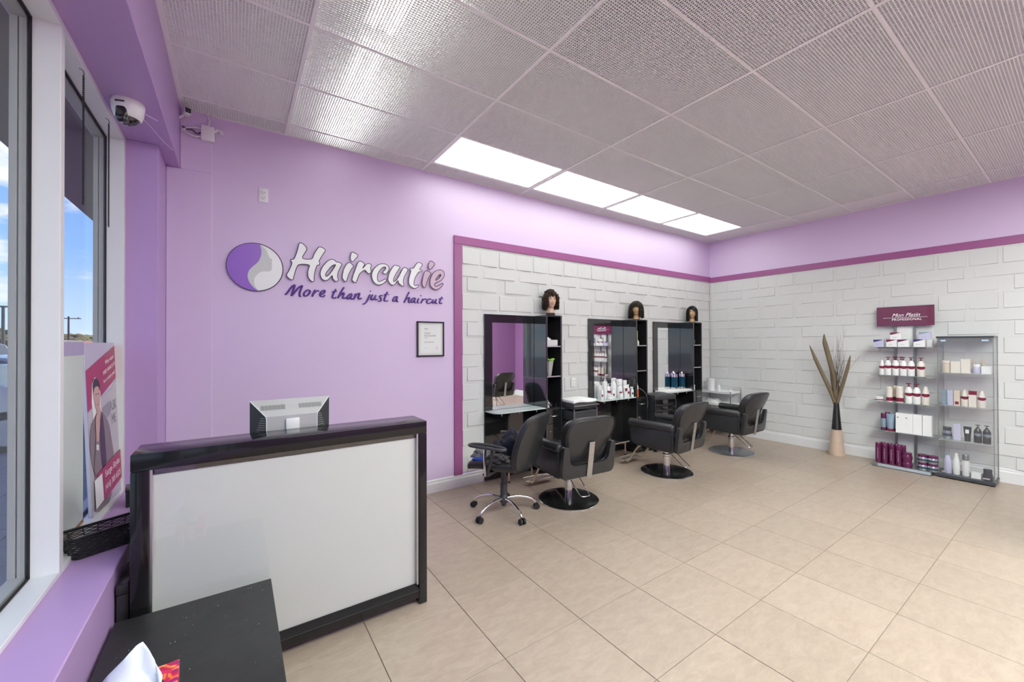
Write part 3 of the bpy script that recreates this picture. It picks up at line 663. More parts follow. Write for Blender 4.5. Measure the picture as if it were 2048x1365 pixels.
for k in range(46):
    if 17 < k < 28: continue
    x = -.15 + k * .0066; f = .28
    for a, b in ((.028, .052),):
        y0_, y1_ = yf - .012 - (yf - .012 - yb) * a / .085, yf - .012 - (yf - .012 - yb) * b / .085
        g.mesh([(x, y0_ - .0008, z1 - a), (x + .0028, y0_ - .0008, z1 - a), (x + .0028, y1_ - .0008, z1 - b), (x, y1_ - .0008, z1 - b)], [(0, 1, 2, 3)])
tag(g.obj('vent_slots', 'outlet_dark', t, 0), kind='stuff')
G().rbox(-.033, .033, yb - .016, yb, z1 - .170, z1 - .102, .004, 2).obj('mount_cover', 'white_plastic', t)
G().rbox(-.03, .03, yb - .006, yb + .02, 0.012, z1 - .18, .004, 1).obj('stand_neck', 'silver', t)
G().lathe([(0, 0), (.11, 0), (.11, .008), (.03, .014), (0, .014)], 28).obj('stand_foot', 'silver', t)
G().box(-mw + .012, mw - .012, yf + .0005, yf + .002, z0 + .012, z1 - .012).obj('screen', 'black_gloss', t, 0)

# black side table, tissue box
t = thing('side_table', 'low black side table with dust specks in front of the desk', 'table', (-.132, 1.845, 0))
G().rbox(-.268, .272, -.32, .398, .392, .42, .002, 1).obj('table_top', 'bench_black', t)
g = G(); rnd = random.Random(3)
for k in range(34):
    x, y, r = rnd.uniform(-.24, .25), rnd.uniform(-.22, .37), rnd.choice([.0006, .0008, .0015])
    g.lathe([(0, .4206), (r, .4206), (r, .4201)], 6, (x, y))
tag(g.obj('dust_specks', 'white_matte', t, 0), kind='stuff')
for sx in (-.268, .242):
    for sy in (-.32, .368): G().box(sx, sx + .03, sy, sy + .03, 0, .3915).obj('leg', 'bench_black', t, 0)
G().box(-.238, .242, -.29, .368, .33, .3915).obj('apron', 'bench_black', t, 0)

def print_mat():
    m, tr, b = newmat('colourful_tissue_box_print')
    tcn = tr.nodes.new('ShaderNodeTexCoord'); v = tr.nodes.new('ShaderNodeTexNoise'); v.inputs['Scale'].default_value = 22; v.inputs['Detail'].default_value = 1; v.inputs['Distortion'].default_value = 1.2
    tr.links.new(tcn.outputs['Object'], v.inputs['Vector'])
    rp = tr.nodes.new('ShaderNodeValToRGB'); rp.color_ramp.interpolation = 'CONSTANT'
    cs = [(0, (.16, .02, .35)), (.38, (.55, .01, .08)), (.47, (.75, .03, .12)), (.53, (.9, .25, .05)), (.60, (.95, .45, .25)), (.68, (.55, .05, .4))]
    rp.color_ramp.elements[0].position = 0; rp.color_ramp.elements[0].color = (*cs[0][1], 1)
    rp.color_ramp.elements[1].position = cs[1][0]; rp.color_ramp.elements[1].color = (*cs[1][1], 1)
    for p, c in cs[2:]: e = rp.color_ramp.elements.new(p); e.color = (*c, 1)
    tr.links.new(v.outputs[0], rp.inputs[0]); tr.links.new(rp.outputs[0], b.inputs['Base Color']); b.inputs['Roughness'].default_value = .35
    return m
M['tissue_print'] = print_mat()
t = thing('tissue_box', 'colourful red and purple tissue box on the black side table', 'tissue box', (-.205, 1.600, .42), R(3))
G().rbox(-.060, .060, -.115, .112, .0, .085, .002, 1).obj('carton', 'tissue_print', t)
G().lathe([(0, .0855), (.03, .0855), (.03, .0870), (0, .0870)], 20, (0, 0), 1.8).obj('opening', 'outlet_dark', t)
def along(P_, u):
    u *= len(P_) - 1; k = min(int(u), len(P_) - 2); return Vector(P_[k]).lerp(Vector(P_[k + 1]), u - k)
rows = [[(-.028, -.045, .086), (-.020, -.01, .086), (.0, .03, .086), (.022, .02, .086), (.018, -.03, .086)],
        [(-.085, .02, .095), (-.055, .045, .130), (-.035, .055, .135), (.010, .035, .115), (.020, -.01, .100)],
        [(-.115, .07, .120), (-.054, .053, .197), (-.026, .072, .203), (.004, .045, .150), (.020, .024, .108)]]
g = G(); n_, m_ = 16, 10; vs = []
for i in range(n_ + 1):
    for j in range(m_ + 1):
        u, v = i / n_, j / m_
        p = along([along(r_, u) for r_ in rows], v); q = .005 * math.sin(u * 17 + v * 4) * v * (1 - v * .5)
        vs.append((p.x + q, p.y - q * 1.4, p.z))
fs = [(i * (m_ + 1) + j, (i + 1) * (m_ + 1) + j, (i + 1) * (m_ + 1) + j + 1, i * (m_ + 1) + j + 1) for i in range(n_) for j in range(m_)]
g.mesh(vs, fs)
o = g.obj('tissue', 'tissue', t, 80); sd = o.modifiers.new('s', 'SOLIDIFY'); sd.thickness = .0012

# ------------------------------------------------------------------ ledge things: light box poster, second poster, basket, small box
bx, by, tx = -.605, 3.250, -.645
t = thing('light_box_poster', 'tall edge-lit advertising panel showing a man in a blazer', 'poster', (bx, by, .626), R(90) - math.atan2(.030, .5))
t.rotation_euler = (0, 0, R(90) - .06)
# local x runs along the panel (towards the logo wall), local -y faces the room
pw, ph = .25, .925
lean = R(2.2)
pn = link('panel', None, t); pn.rotation_euler = (-lean, 0, 0)
G().rbox(-pw, pw, 0, .016, 0, ph, .002, 1).obj('acrylic_panel', mat('poster_lavender', (.56, .54, .66), .25, var=.05, scale=3), pn, 0)
def flat(name, pts, m, k):
    g = G(); g.mesh([(a - pw, -.0006 * k, b) for a, b in pts] , [tuple(range(len(pts)))])
    return g.obj(name, m, pn, 0)
M['p_room'] = mat('poster_room_grey', (.55, .52, .56), .3, var=.08, scale=9)
M['p_red'] = mat('poster_crimson', (.42, .02, .10), .3, var=.05)
M['p_suit'] = mat('poster_blazer', (.24, .19, .20), .35, var=.10, scale=12)
M['p_skin'] = mat('poster_skin', (.62, .40, .33), .35, var=.06, scale=14)
M['p_shirt'] = mat('poster_shirt', (.045, .025, .06), .35, var=.1)
M['p_hair'] = mat('poster_hair', (.035, .025, .03), .4, var=.2)
M['p_frame'] = mat('poster_picture_grey', (.33, .32, .36), .35, var=.05)
flat('printed_room', [(.0, .0), (.5, .0), (.5, .70), (.36, .64), (.18, .60), (.0, .55)], 'p_room', 1)
flat('printed_band', [(.0, .555), (.5, .715), (.5, .915), (.0, .775)], 'p_red', 2)
flat('printed_picture', [(.21, .55), (.34, .58), (.34, .50), (.22, .47)], 'p_frame', 2)
flat('printed_halo', [(.07, .50), (.06, .60), (.075, .70), (.12, .735), (.175, .715), (.195, .64), (.19, .56), (.20, .52)], 'white_print', 3)
blz = chaikin([(.02, .0), (.035, .12), (.055, .20), (.02, .27), (.0, .38), (.02, .47), (.10, .53), (.17, .55), (.24, .51), (.31, .45), (.34, .34), (.37, .24), (.33, .20), (.28, .235), (.28, .13), (.30, .0)], 1)
flat('printed_blazer', blz, 'p_suit', 4)
flat('printed_shirt', [(.15, .52), (.205, .53), (.225, .42), (.235, .24), (.17, .18), (.15, .30), (.145, .42)], 'p_shirt', 5)
flat('printed_neck', [(.115, .56), (.175, .56), (.19, .52), (.165, .49), (.135, .50)], 'p_skin', 5)
flat('printed_face', chaikin([(.095, .69), (.165, .70), (.182, .65), (.18, .60), (.165, .56), (.14, .535), (.11, .56), (.092, .61), (.085, .65)], 2), 'p_skin', 6)
flat('printed_hair', chaikin([(.085, .64), (.082, .70), (.11, .73), (.155, .725), (.185, .69), (.18, .645), (.168, .675), (.13, .685), (.097, .675)], 1), 'p_hair', 7)
for ex in (.118, .152): flat('printed_eye', [(ex - .008, .642), (ex + .008, .643), (ex + .008, .638), (ex - .008, .637)], 'p_hair', 8)
flat('printed_mouth', [(.125, .582), (.152, .583), (.150, .577), (.127, .576)], 'lips', 8)
flat('printed_sleeve', [(.04, .24), (.06, .20), (.13, .36), (.085, .40)], 'p_suit', 7)
flat('printed_hand', chaikin([(.088, .38), (.092, .44), (.092, .49), (.105, .525), (.13, .54), (.158, .525), (.160, .49), (.148, .45), (.135, .41), (.128, .38)], 1), 'p_skin', 8)
for q in range(3): flat('printed_finger_line', [(.108, .498 - q * .016), (.156, .506 - q * .016), (.156, .503 - q * .016), (.108, .495 - q * .016)], 'lips_tan', 9)
flat('printed_cuff', [(.088, .37), (.122, .36), (.118, .33), (.085, .34)], 'white_print', 8)
flat('printed_banner', [(.06, .205), (.5, .262), (.5, .085), (.16, .035), (.155, .165)], 'p_red', 9)
flat('printed_square', [(.0 + .03, .185), (.145, .195), (.155, .045), (.035, .03)], 'white_print', 10)
tr_ = (PI / 2, 0, 0)
def ptxt(body, size, x, z, tilt, m='white_print', sh=.15, sx=1):
    o = text('printed_text', body, size, m, pn, (x - pw, -.0062 if m == 'white_print' else -.0018, z), (PI / 2, 0, 0), .0002, sh, sx=sx)
    o.rotation_euler = Matrix.Rotation(PI / 2, 3, 'X').to_4x4().to_euler() if not tilt else (Matrix.Rotation(-tilt, 4, 'Y') @ Matrix.Rotation(PI / 2, 4, 'X')).to_euler()
    return o
ptxt('Who wants', .033, .350, .824, R(14)); ptxt('FREE HAIRCUTS', .031, .340, .772, R(14)); ptxt('for a whole year!', .031, .340, .724, R(14))
ptxt('ASK', .085, .40, .545, R(3), 'p_frame', 0, .8); ptxt('ME', .085, .40, .462, R(3), 'p_frame', 0, .8)
ptxt('Serge Skyba', .053, .315, .188, R(6)); ptxt('(416) 305 6525', .050, .318, .112, R(6), sx=.88)
G().box(pw, pw + .010, -.002, .018, 0, ph).obj('light_edge', lamp_mat('edge_glow', (.72, .88, 1.0), 2.2), pn, 0)

t = thing('window_poster', 'pale greenish poster sheet standing against the window glass', 'poster', (-.650, 2.70, .626), 0)
G().rbox(-.003, .003, -.255, .262, 0, .93, .002, 1).obj('sheet', mat('poster_pale_green', (.62, .70, .63), .4, var=.14, scale=3), t, 0)
G().box(.0032, .0042, -.255, .262, .86, .925).obj('header_print', mat('poster_header_lilac', (.42, .38, .55), .4, var=.1), t, 0)
G().tube([(.001, -.255, .93), (.001, .262, .93)], .004, 6).obj('top_rail', 'white_plastic', t)
G().box(.0032, .0046, -.255, .262, .0, .018).obj('bottom_strip', mat('orange_brown_strip', (.35, .16, .05), .5, var=.3), t, 0)

# woven basket
t = thing('wicker_basket', 'shallow black wicker basket on the window ledge beside the desk', 'basket', (-.500, 2.600, .605), R(28))
L_, D_, hb = .132, .070, .100
g = G()
def ring_pts(z):
    f = .84 + .16 * z / hb
    a, b = L_ * f, D_ * f; pts = []
    for (cx, cy, a0) in ((a - .02, b - .02, 0), (-a + .02, b - .02, 90), (-a + .02, -b + .02, 180), (a - .02, -b + .02, 270)):
        for k in range(4):
            an = R(a0 + k * 30); pts.append((cx + .02 * math.cos(an), cy + .02 * math.sin(an)))
    out = []
    for i, p in enumerate(pts):
        q = pts[(i + 1) % len(pts)]; n = max(1, int(math.hypot(q[0] - p[0], q[1] - p[1]) / .010))
        for k in range(n): out.append((p[0] + (q[0] - p[0]) * k / n, p[1] + (q[1] - p[1]) * k / n))
    return out
for r in range(13):
    z = .006 + r * .0072; pts = ring_pts(z); n = len(pts)
    P3 = []
    for i, p in enumerate(pts):
        l = math.hypot(*p); o_ = .0022 * (1 if (i // 2 + r) % 2 else -1)
        P3.append((p[0] * (1 + o_ / l), p[1] * (1 + o_ / l), z))
    g.tube(P3, .0030, 5, closed=True)
tag(g.obj('woven_strands', 'wicker', t, 60), kind='stuff')
g = G(); p0, p1 = ring_pts(0), ring_pts(hb)
for i in range(0, min(len(p0), len(p1)), 4): 
    j = int(i * len(p1) / len(p0)); g.tube([(*p0[i], 0.002), (*p1[j], hb)], .002, 5)
tag(g.obj('stakes', 'wicker', t, 60), kind='stuff')
G().tube([(a, b, hb) for a, b in ring_pts(hb)], .0052, 6, closed=True).obj('rim', 'wicker', t, 60)
G().prism([(a * .97, b * .97) for a, b in ring_pts(0)], lambda a, b, d: (a, b, d), 0.0, .005).obj('bottom', 'wicker', t, 0)

t = thing('small_box', 'small black box in the ledge corner behind the desk', 'box', (-.478, 3.22, .605), R(8))
G().rbox(-.05, .05, -.07, .07, 0, .088, .004, 2).obj('body', 'black_lam', t)
G().rbox(-.052, .052, -.072, .072, .0885, .10, .004, 2).obj('lid', 'black_lam', t)

t = thing('waste_bin', 'black bin squeezed between window ledge and reception desk', 'bin', (-.386, 2.395, 0))
G().rbox(-.020, .020, -.10, .12, 0, .50, .006, 2).obj('body', 'black_lam', t)
G().rbox(-.022, .022, -.105, .125, .5005, .545, .008, 2).obj('lid', 'black_lam', t)

# ------------------------------------------------------------------ things on the soffit and upper walls
t = thing('dome_camera', 'white dome security camera with smoked lens under the purple bulkhead', 'camera', (-.485, 2.985, 2.86), R(-20))
G().lathe([(0, 0), (.068, 0), (.070, -.012), (.066, -.055), (.058, -.085), (.05, -.092), (0, -.092)], 36).obj('housing', 'white_plastic', t)
G().sphere((0, 0, -.078), .052, 28, (1, 1, .95)).obj('smoked_dome', 'black_gloss', t, 60)
G().box(-.020, .020, -.0705, -.060, -.032, -.024).obj('label_plate', 'outlet_dark', t, 0)
G().rbox(-.026, .026, -.069, -.020, -.132, -.045, .018, 4).obj('lens_mask', 'black_gloss', t)
G().cyl((0, -.072, -.09), (0, -.066, -.09), .013, n=16).obj('lens', 'charcoal', t)
G().tube([(.06, .02, -.04), (.11, .05, -.06)], .0035, 8).obj('antenna', mat('lilac_antenna', (.62, .45, .75), .4, var=.02), t)
o = G().tube([(0, .05, -.002), (.05, .2, -.004), (.1, .42, -.012), (.134, .55, -.006)], .0018, 6).obj('cable', 'white_plastic', t); o.rotation_euler = (0, 0, R(20))

t = thing('bullet_camera', 'small square security camera in the upper corner above the junction box', 'camera', (-.30, 3.79, 3.255), R(22))
G().rbox(-.024, .024, -.03, .04, -.024, .024, .010, 3).obj('housing', 'white_plastic', t)
G().rbox(-.018, .018, -.0335, -.028, -.018, .018, .006, 2).obj('lens_face', 'black_gloss', t)
G().tube([(-.01, .03, -.02), (-.03, .06, -.04), (-.045, .07, -.055)], .009, 8).obj('bracket', 'white_plastic', t)

t = thing('junction_box', 'white electrical junction box with loose cables on the logo wall corner', 'junction box', (-.178, YA - .030, 3.155))
G().rbox(-.042, .042, -.032, .007, -.056, .056, .004, 2).obj('box', 'white_plastic', t)
G().tube([(.040, -.02, .02), (.06, -.02, .045), (.085, -.02, .035), (.09, -.02, .012)], .010, 8).obj('elbow_conduit', 'white_plastic', t)
for k, pts in enumerate(([(-.04, -.01, .03), (-.09, -.015, .028), (-.13, -.01, .01), (-.155, 0, -.01)], [(-.04, -.01, -.03), (-.08, -.02, -.045), (-.12, -.015, -.03), (-.155, 0, .0)],
                         [(-.04, -.01, 0), (-.07, -.015, -.02), (-.09, -.01, .01), (-.12, -.012, .0), (-.155, 0, .02)])):
    G().tube(chaikin(pts, 2, False), .0055, 7).obj('cable', ['white_plastic', 'white_plastic', 'grey_case'][k], t, 60)
G().tube(chaikin([(0, -.01, .055), (.012, -.012, .10), (-.004, -.008, .14), (-.004, -.004, .168)], 2, False), .005, 7).obj('cable', 'white_plastic', t, 60)

def outlet(loc, label):
    t = thing('wall_outlet', label, 'outlet', loc)
    G().rbox(-.035, .035, -.006, 0, -.058, .058, .004, 2).obj('cover_plate', 'white_plastic', t)
    for z in (-.021, .021):
        s = G().rbox(-.017, .017, -.009, -.005, z - .014, z + .014, .003, 2).obj('socket', 'white_plastic', t)
        G().box(-.009, -.0065, -.0098, -.008, z - .002, z + .008).box(.0065, .009, -.0098, -.008, z - .002, z + .008).cyl((0, -.0098, z - .008), (0, -.008, z - .008), .0028, n=10).obj('slots', 'outlet_dark', s, 0)
outlet((.188, YA, 2.771), 'white double wall outlet high on the lilac wall above the emblem')
outlet((3.625, YA - .0265, 1.03), 'white double wall outlet on the brick-relief wall between first and second stations')

# blind chains
def chain(y, zt, zb, label):
    t = thing('blind_chain', label, 'chain', (XF + .014, y, zt), 0, 'blind chains by the window')
    g = G(); n = int((zt - zb) / .0085)
    for s in (-.006, .006):
        for k in range(n): g.sphere((0, s, -.012 - k * .0085), .0034, 6)
    tag(g.obj('beads', 'gasket', t, 60), kind='stuff')
    G().tube([(-.014, 0, .02), (-.002, 0, .016), (.002, 0, .0), (0, 0, -.012)], .0016, 5).obj('hook', 'gasket', t)
chain(2.59, 2.765, 2.175, 'black bead chain hanging in the window beside the mullion')
chain(3.03, 2.745, 2.18, 'black bead chain hanging just under the dome camera')

# ------------------------------------------------------------------ logo sign
t = thing('shop_sign', 'raised shop name lettering with round two-tone emblem on the lilac wall', 'sign', (0, 0, 0))
CX, CZ, RR = .133, 2.168, .194
ring = [(CX + RR * math.cos(2 * PI * k / 96), CZ + RR * math.sin(2 * PI * k / 96)) for k in range(96)]
o = curve2d('emblem', [ring], .016, 'letter_white', t); o.location = (0, YA - .012, 0)
G().tube([(a, YA - .021, b) for a, b in ring], .0032, 6, closed=True).obj('emblem_rim', 'ink', t)
pe = chaikin([p for p in PURPLE_EDGE], 2, False)
def snap(p):
    a = math.atan2(p[1] - CZ, p[0] - CX); return a
a0, a1 = snap(pe[0]), snap(pe[-1])       # top, bottom (anticlockwise from top to bottom through the left)
if a1 < a0: a1 += 2 * PI
arc = [(CX + .992 * RR * math.cos(a0 + (a1 - a0) * k / 40), CZ + .992 * RR * math.sin(a0 + (a1 - a0) * k / 40)) for k in range(41)]
o = curve2d('emblem_field', [arc + pe[::-1][1:-1]], .003, 'emblem_purple', t); o.location = (0, YA - .0220, 0)
fe = chaikin([p for p in FACE_EDGE], 1, False)
o = curve2d('emblem_face', [pe + fe[::-1]], .002, 'emblem_grey', t); o.location = (0, YA - .0212, 0)
for n, outl, hole in LOGO:
    loops = [chaikin(outl, 2)] + ([chaikin(hole, 2)] if hole else [])
    col = 'letter_pink' if n in ('i2', 'e', 'i2dot') else 'letter_white'
    o = curve2d('letter', loops, .014, col, t); o.location = (0, YA - .017, 0)
    for lp in loops:
        G().tube([(a, -.0075, b) for a, b in lp], .0030, 6, closed=True).obj('letter_outline', 'ink', o, 60, rot=(-PI / 2, 0, 0))
for st in TAGLINE:
    g = G()
    for s in st:
        p = chaikin(s, 2, False); n = len(p); hgt = .0095
        # brush-like: heavier on down strokes
        rad = []
        for i in range(n):
            d = Vector(p[min(i + 1, n - 1)]) - Vector(p[max(i - 1, 0)])
            k = abs(d.y) / (d.length + 1e-9)
            en = min(1, .55 + min(i, n - 1 - i) / 4)
            rad.append((.0042 + .0042 * k) * en)
        g.tube([(a, YA - .008, b) for a, b in p], .008, 8, radii=rad)
    g.obj('tagline_letter', 'tag_purple', t, 60)

# certificate
t = thing('framed_certificate', 'small black framed certificate hanging under the shop name', 'picture frame', (1.655, YA, 1.587))
w, h = .148, .180
G().rbox(-w, w, -.024, 0, h - .014, h, .002, 1).rbox(-w, w, -.024, 0, -h, -h + .014, .002, 1).rbox(-w, -w + .014, -.024, 0, -h, h, .002, 1).rbox(w - .014, w, -.024, 0, -h, h, .002, 1).obj('frame', 'black_lam', t)
G().box(-w + .012, w - .012, -.012, -.002, -h + .012, h - .012).obj('mat_board', mat('mount_grey', (.66, .68, .66), .5, var=.02), t, 0)
G().box(-w + .035, w - .035, -.0135, -.0118, -h + .035, h - .035).obj('paper_sheet', 'paper', t, 0)
rt = (PI / 2, 0, 0)
text('printed_text', 'hatin', .020, 'print', t, (-.068, -.0142, .105), rt, .0003, align='LEFT')
text('printed_text', 'Highly', .026, 'print_grey', t, (-.068, -.0142, .060), rt, .0003, align='LEFT')
text('printed_text', 'Recommended', .026, 'print_grey', t, (-.068, -.0142, .034), rt, .0003, align='LEFT', sx=.78)
text('printed_text', '2021', .016, 'print_grey', t, (-.068, -.0142, .012), rt, .0002, align='LEFT')
text('printed_text', 'Haircutie Hair Studio', .015, 'print', t, (-.068, -.0142, -.032), rt, .0002, align='LEFT', sx=.8)
G().tube([(.066 + .014 * math.cos(k * PI / 8), -.0142, -.092 + .014 * math.sin(k * PI / 8)) for k in range(16)], .0008, 4, closed=True).box(.054, .078, -.0145, -.0139, -.094, -.092).obj('seal', 'print_grey', t)
G().box(-.068, -.045, -.0145, -.0139, -.098, -.096).obj('signature_line', 'print_grey', t, 0)

# ------------------------------------------------------------------ styling stations
def station(x, label):
    t = thing('styling_station', label, 'styling station', (x, YA, 0), 0, 'styling stations along the relief wall')
    # local: x along wall, -y into room
    G().rbox(0, .690, -.032, -.012, 0.012, 1.87, .002, 1).obj('back_board', 'black_gloss', t, 0)
    G().box(.100, .688, -.036, -.0322, .79, 1.776).obj('mirror', 'mirror', t, 0)
    g = G().rbox(.692, .710, -.262, -.012, .02, 1.87, .001, 1); g.obj('side_panel', 'black_gloss', t, 0)
    G().rbox(.924, .942, -.262, -.012, .02, 1.87, .001, 1).obj('side_panel', 'black_lam', t, 0)
    G().box(.7102, .9238, -.262, -.012, 1.852, 1.87).obj('top_panel', 'black_lam', t, 0)
    G().box(.7102, .9238, -.020, -.012, .03, 1.852).obj('back_panel', 'black_lam', t, 0)
    for z in (1.508, 1.152):
        s = G().box(.7102, .9238, -.255, -.0202, z - .014, z).obj('shelf', 'black_lam', t, 0)
        G().box(.7102, .9238, -.2575, -.2552, z - .014, z + .001).obj('edge_band', 'steel', s, 0)
    G().box(.7102, .9238, -.255, -.0202, .762, .780).obj('shelf', 'black_lam', t, 0)
    for sx in (.7098, .9242):
        G().box(sx - .0012, sx + .0012, -.2635, -.2621, .02, 1.87).obj('edge_band', 'steel', t, 0)
    for z0, z1, nm in ((.592, .760, 'drawer'), (.03, .588, 'door')):
        d = G().rbox(.712, .922, -.262, -.246, z0, z1, .0015, 1).obj(nm, 'black_gloss', t, 0)
        if nm == 'drawer': G().tube(chaikin([(.775, -.262, .68), (.778, -.280, .682), (.82, -.290, .682), (.862, -.280, .682), (.865, -.262, .68)], 2, False), .0055, 8, flat=1.0).obj('handle', 'chrome', d, 60)
        else: G().sphere((.752, -.266, .50), .006, 8).obj('knob', 'chrome', d, 60)
    G().box(.712, .922, -.245, -.0205, .03, .045).obj('floor_panel', 'black_lam', t, 0)
    # glass shelf with one rounded corner
    pts = [(0.004, -.036), (0.004, -.12)]
    for k in range(7):
        a = PI + k * PI / 12; pts.append((.10 + .096 * math.cos(a), -.165 + .096 * math.sin(a)))
    pts += [(.690, -.262), (.690, -.0365)]
    sh = G().prism(pts, lambda a, b, d: (a, b, d), .776, .786, .001, 1).obj('glass_shelf', 'pale_glass', t, 0)
    for px in (.12, .36, .60):
        G().cyl((px, -.20, .740), (px, -.20, .7758), .008, n=12).obj('shelf_peg', 'chrome', t)
        G().box(px - .004, px + .004, -.20, -.033, .755, .763).obj('shelf_arm', 'chrome', t, 0)
    # foot bar
    fb = G().cyl((.13, -.205, .176), (.60, -.205, .176), .013, n=14).obj('foot_bar', 'gold_chrome', t)
    for px in (.205, .52):
        l = G().cyl((px, -.205, .012), (px, -.205, .165), .011, n=12).cyl((px, -.205, .15), (px, -.033, .15), .009, n=10).obj('bar_leg', 'gold_chrome', t)
        G().cyl((px, -.205, 0), (px, -.205, .0118), .014, n=12).obj('rubber_foot', 'gasket', l)
    return t
SX = [2.286, 3.905, 5.301]
station(SX[0], 'black styling station nearest the desk, empty glass shelf, curly-haired head on top')
station(SX[1], 'middle black styling station, its shelf crowded with white bottles')
station(SX[2], 'black styling station nearest the room corner with blue jars on its shelf')

# ------------------------------------------------------------------ mannequin heads
def head_mesh(skin):
    g = G(); t = bmesh.new(); bmesh.ops.create_uvsphere(t, u_segments=40, v_segments=28, radius=1.0)
    def gs(v, c, w): return math.exp(-((v - c) / w) ** 2)
    for v in t.verts:
        x, y, z = v.co
        w = .074 * (1 - .26 * max(0, -z) ** 1.5 * (1 if y < .3 else .5)); dp = .094
        X, Y, Z = x * w, y * dp, z * .118
        if y < 0:
            f = -y
            Y -= .026 * gs(X, 0, .011) * (gs(Z, -.022, .020) + .45 * gs(Z, .0, .026)) * f        # nose
            Y += .012 * (gs(X, .030, .016) + gs(X, -.030, .016)) * gs(Z, .012, .014) * f          # eye sockets
            Y -= .006 * gs(Z, .034, .012) * gs(X, 0, .05) * f                                       # brow
            Y -= .008 * gs(X, 0, .020) * gs(Z, -.056, .008) * f                                     # lips
            Y += .005 * gs(X, 0, .025) * gs(Z, -.071, .007) * f
            Y -= .010 * gs(X, 0, .022) * gs(Z, -.092, .015) * f                                     # chin
            Y -= .006 * (gs(X, .040, .02) + gs(X, -.040, .02)) * gs(Z, -.025, .022) * f            # cheeks
        v.co = (X, Y, Z + .185)
    me = bpy.data.meshes.new('t'); t.to_mesh(me); t.free(); g.bm.from_mesh(me); bpy.data.meshes.remove(me)
    for s in (-1, 1): g.sphere((s * .073, .008, .178), .02, 10, (.35, .7, 1.15))
    g.lathe([(0, .012), (.062, .012), (.060, .03), (.050, .06), (.047, .10), (.050, .15), (0, .16)], 28, (0, .018))
    me = g.data('head', skin, 60)
    return me
def strands(kind, m, parent, rnd, n=230):
    g = G()
    for k in range(n):
        az = rnd.uniform(0, 2 * PI)              # 0 = back, PI = face
        face = abs(az - PI)                       # angular distance from the face direction
        top = Vector((rnd.uniform(-.02, .02), rnd.uniform(-.02, .03), .185 + .118 * 1.07))
        if kind == 'curly': lim, zb = .80, rnd.uniform(.055, .12)
        elif kind == 'wavy': lim, zb = .66, rnd.uniform(.025, .07)
        else: lim, zb = .66, rnd.uniform(.02, .055)
        if face < lim:
            zb = {'curly': .262, 'wavy': .215, 'bob': .232 + .04 * (1 if az > PI else -.2)}[kind] + rnd.uniform(-.01, .012)
        pts = []; steps = 20 if kind == 'curly' else 13
        dx, dy = math.sin(az), math.cos(az)
        out = {'curly': 1.22, 'wavy': 1.34, 'bob': 1.22}[kind] * rnd.uniform(.90, 1.05)
        ph = rnd.uniform(0, 6)
        for i in range(steps + 1):
            f = i / steps
            if f < .45:
                a = f / .45 * PI / 2
                r = math.sin(a) * out; z = .185 + .118 * 1.10 * math.cos(a) * (1 if kind != 'curly' else 1.06)
            else:
                q = (f - .45) / .55
                z = .185 + (zb - .185) * q if zb < .185 else None
                r = out * (1 + (.10 if kind == 'wavy' else .02) * q)
                if z is None:
                    break
            wx, wy = .078 * r, .094 * r
            amp = {'curly': .017, 'wavy': .013, 'bob': .0015}[kind] * min(1, f * 2.5)
            fr = {'curly': 24, 'wavy': 11, 'bob': 3}[kind]
            pts.append((dx * wx + amp * math.sin(fr * f + ph), dy * wy + .004 + amp * math.cos(fr * f + ph * 1.3), z))
        if zb >= .185:   # fringe: stop on the brow line
            q = []
            for p in pts:
                q.append(p)
                if p[2] < zb: break
            pts = q
        if len(pts) < 3: continue
        rr = {'curly': .0085, 'wavy': .0075, 'bob': .0068}[kind]
        g.tube(pts, rr, 5, radii=[rr * (1 - .55 * (i / len(pts)) ** 3) for i in range(len(pts))])
    if kind == 'curly':
        for k in range(330):
            az = rnd.uniform(0, 2 * PI); el = rnd.uniform(-.75, 1.5); q = rnd.uniform(1.18, 1.36)
            if abs(az - PI) < .85 and el < .62 + .25 * abs(az - PI): continue
            g.sphere((math.sin(az) * .084 * q * math.cos(el), math.cos(az) * .094 * q * math.cos(el) + .004, .190 + .112 * q * math.sin(el)), rnd.uniform(.011, .019), 6, (1, 1, rnd.uniform(.7, 1.2)))
    # skull cap under the locks
    g.sphere((0, .016, .198), .085, 24, (.97, 1.12, 1.28 if kind != 'x' else 1))
    # cut the cap away from the face
    dele = [v for v in g.bm.verts if v.co.y < -.045 and v.co.z < .255 and abs(v.co.x) < .055 and (v.co - Vector((0, .016, .198))).length < .11 and len(v.link_faces) > 4]
    return tag(g.obj('hair', m, parent, 60), kind='stuff')
def mannequin(x, label, kind, hair, skin, lips, rz, collar):
    t = thing('mannequin_head', label, 'mannequin head', (x, YA - .152, 1.8705), rz); t.scale = (.86, .86, .86)
    zo = .03 if collar else 0.0
    hd = link('head', head_mesh(skin), t, (0, 0, zo))
    for s in (-1, 1):
        G().sphere((s * .030, -.083, .199), .009, 12, (1.25, .35, .6)).obj('eye', 'eye', hd, 60)
        G().tube([(s * .018, -.093, .216), (s * .032, -.092, .221), (s * .046, -.083, .217)], .0022, 6).obj('eyebrow', 'hair_brown', hd, 60)
    G().tube([(-.020, -.088, .128), (-.008, -.0945, .131), (0, -.0955, .129), (.008, -.0945, .131), (.020, -.088, .128)], .0042, 6, radii=[.001, .0042, .0038, .0042, .001]).obj('lips', lips, hd, 60)
    o = strands(kind, hair, t, random.Random(len(label))); o.location = (0, 0, zo)
    if collar: G().lathe([(0, 0), (.064, 0), (.066, .006), (.064, .038), (.056, .040), (0, .040)], 28, (0, .018)).obj('clamp_collar', 'black_lam', t)
    return t
mannequin(SX[0] + .86, 'mannequin head with short curly brown wig on the first station', 'curly', 'hair_brown', 'skin_a', 'lips', R(-22), True)
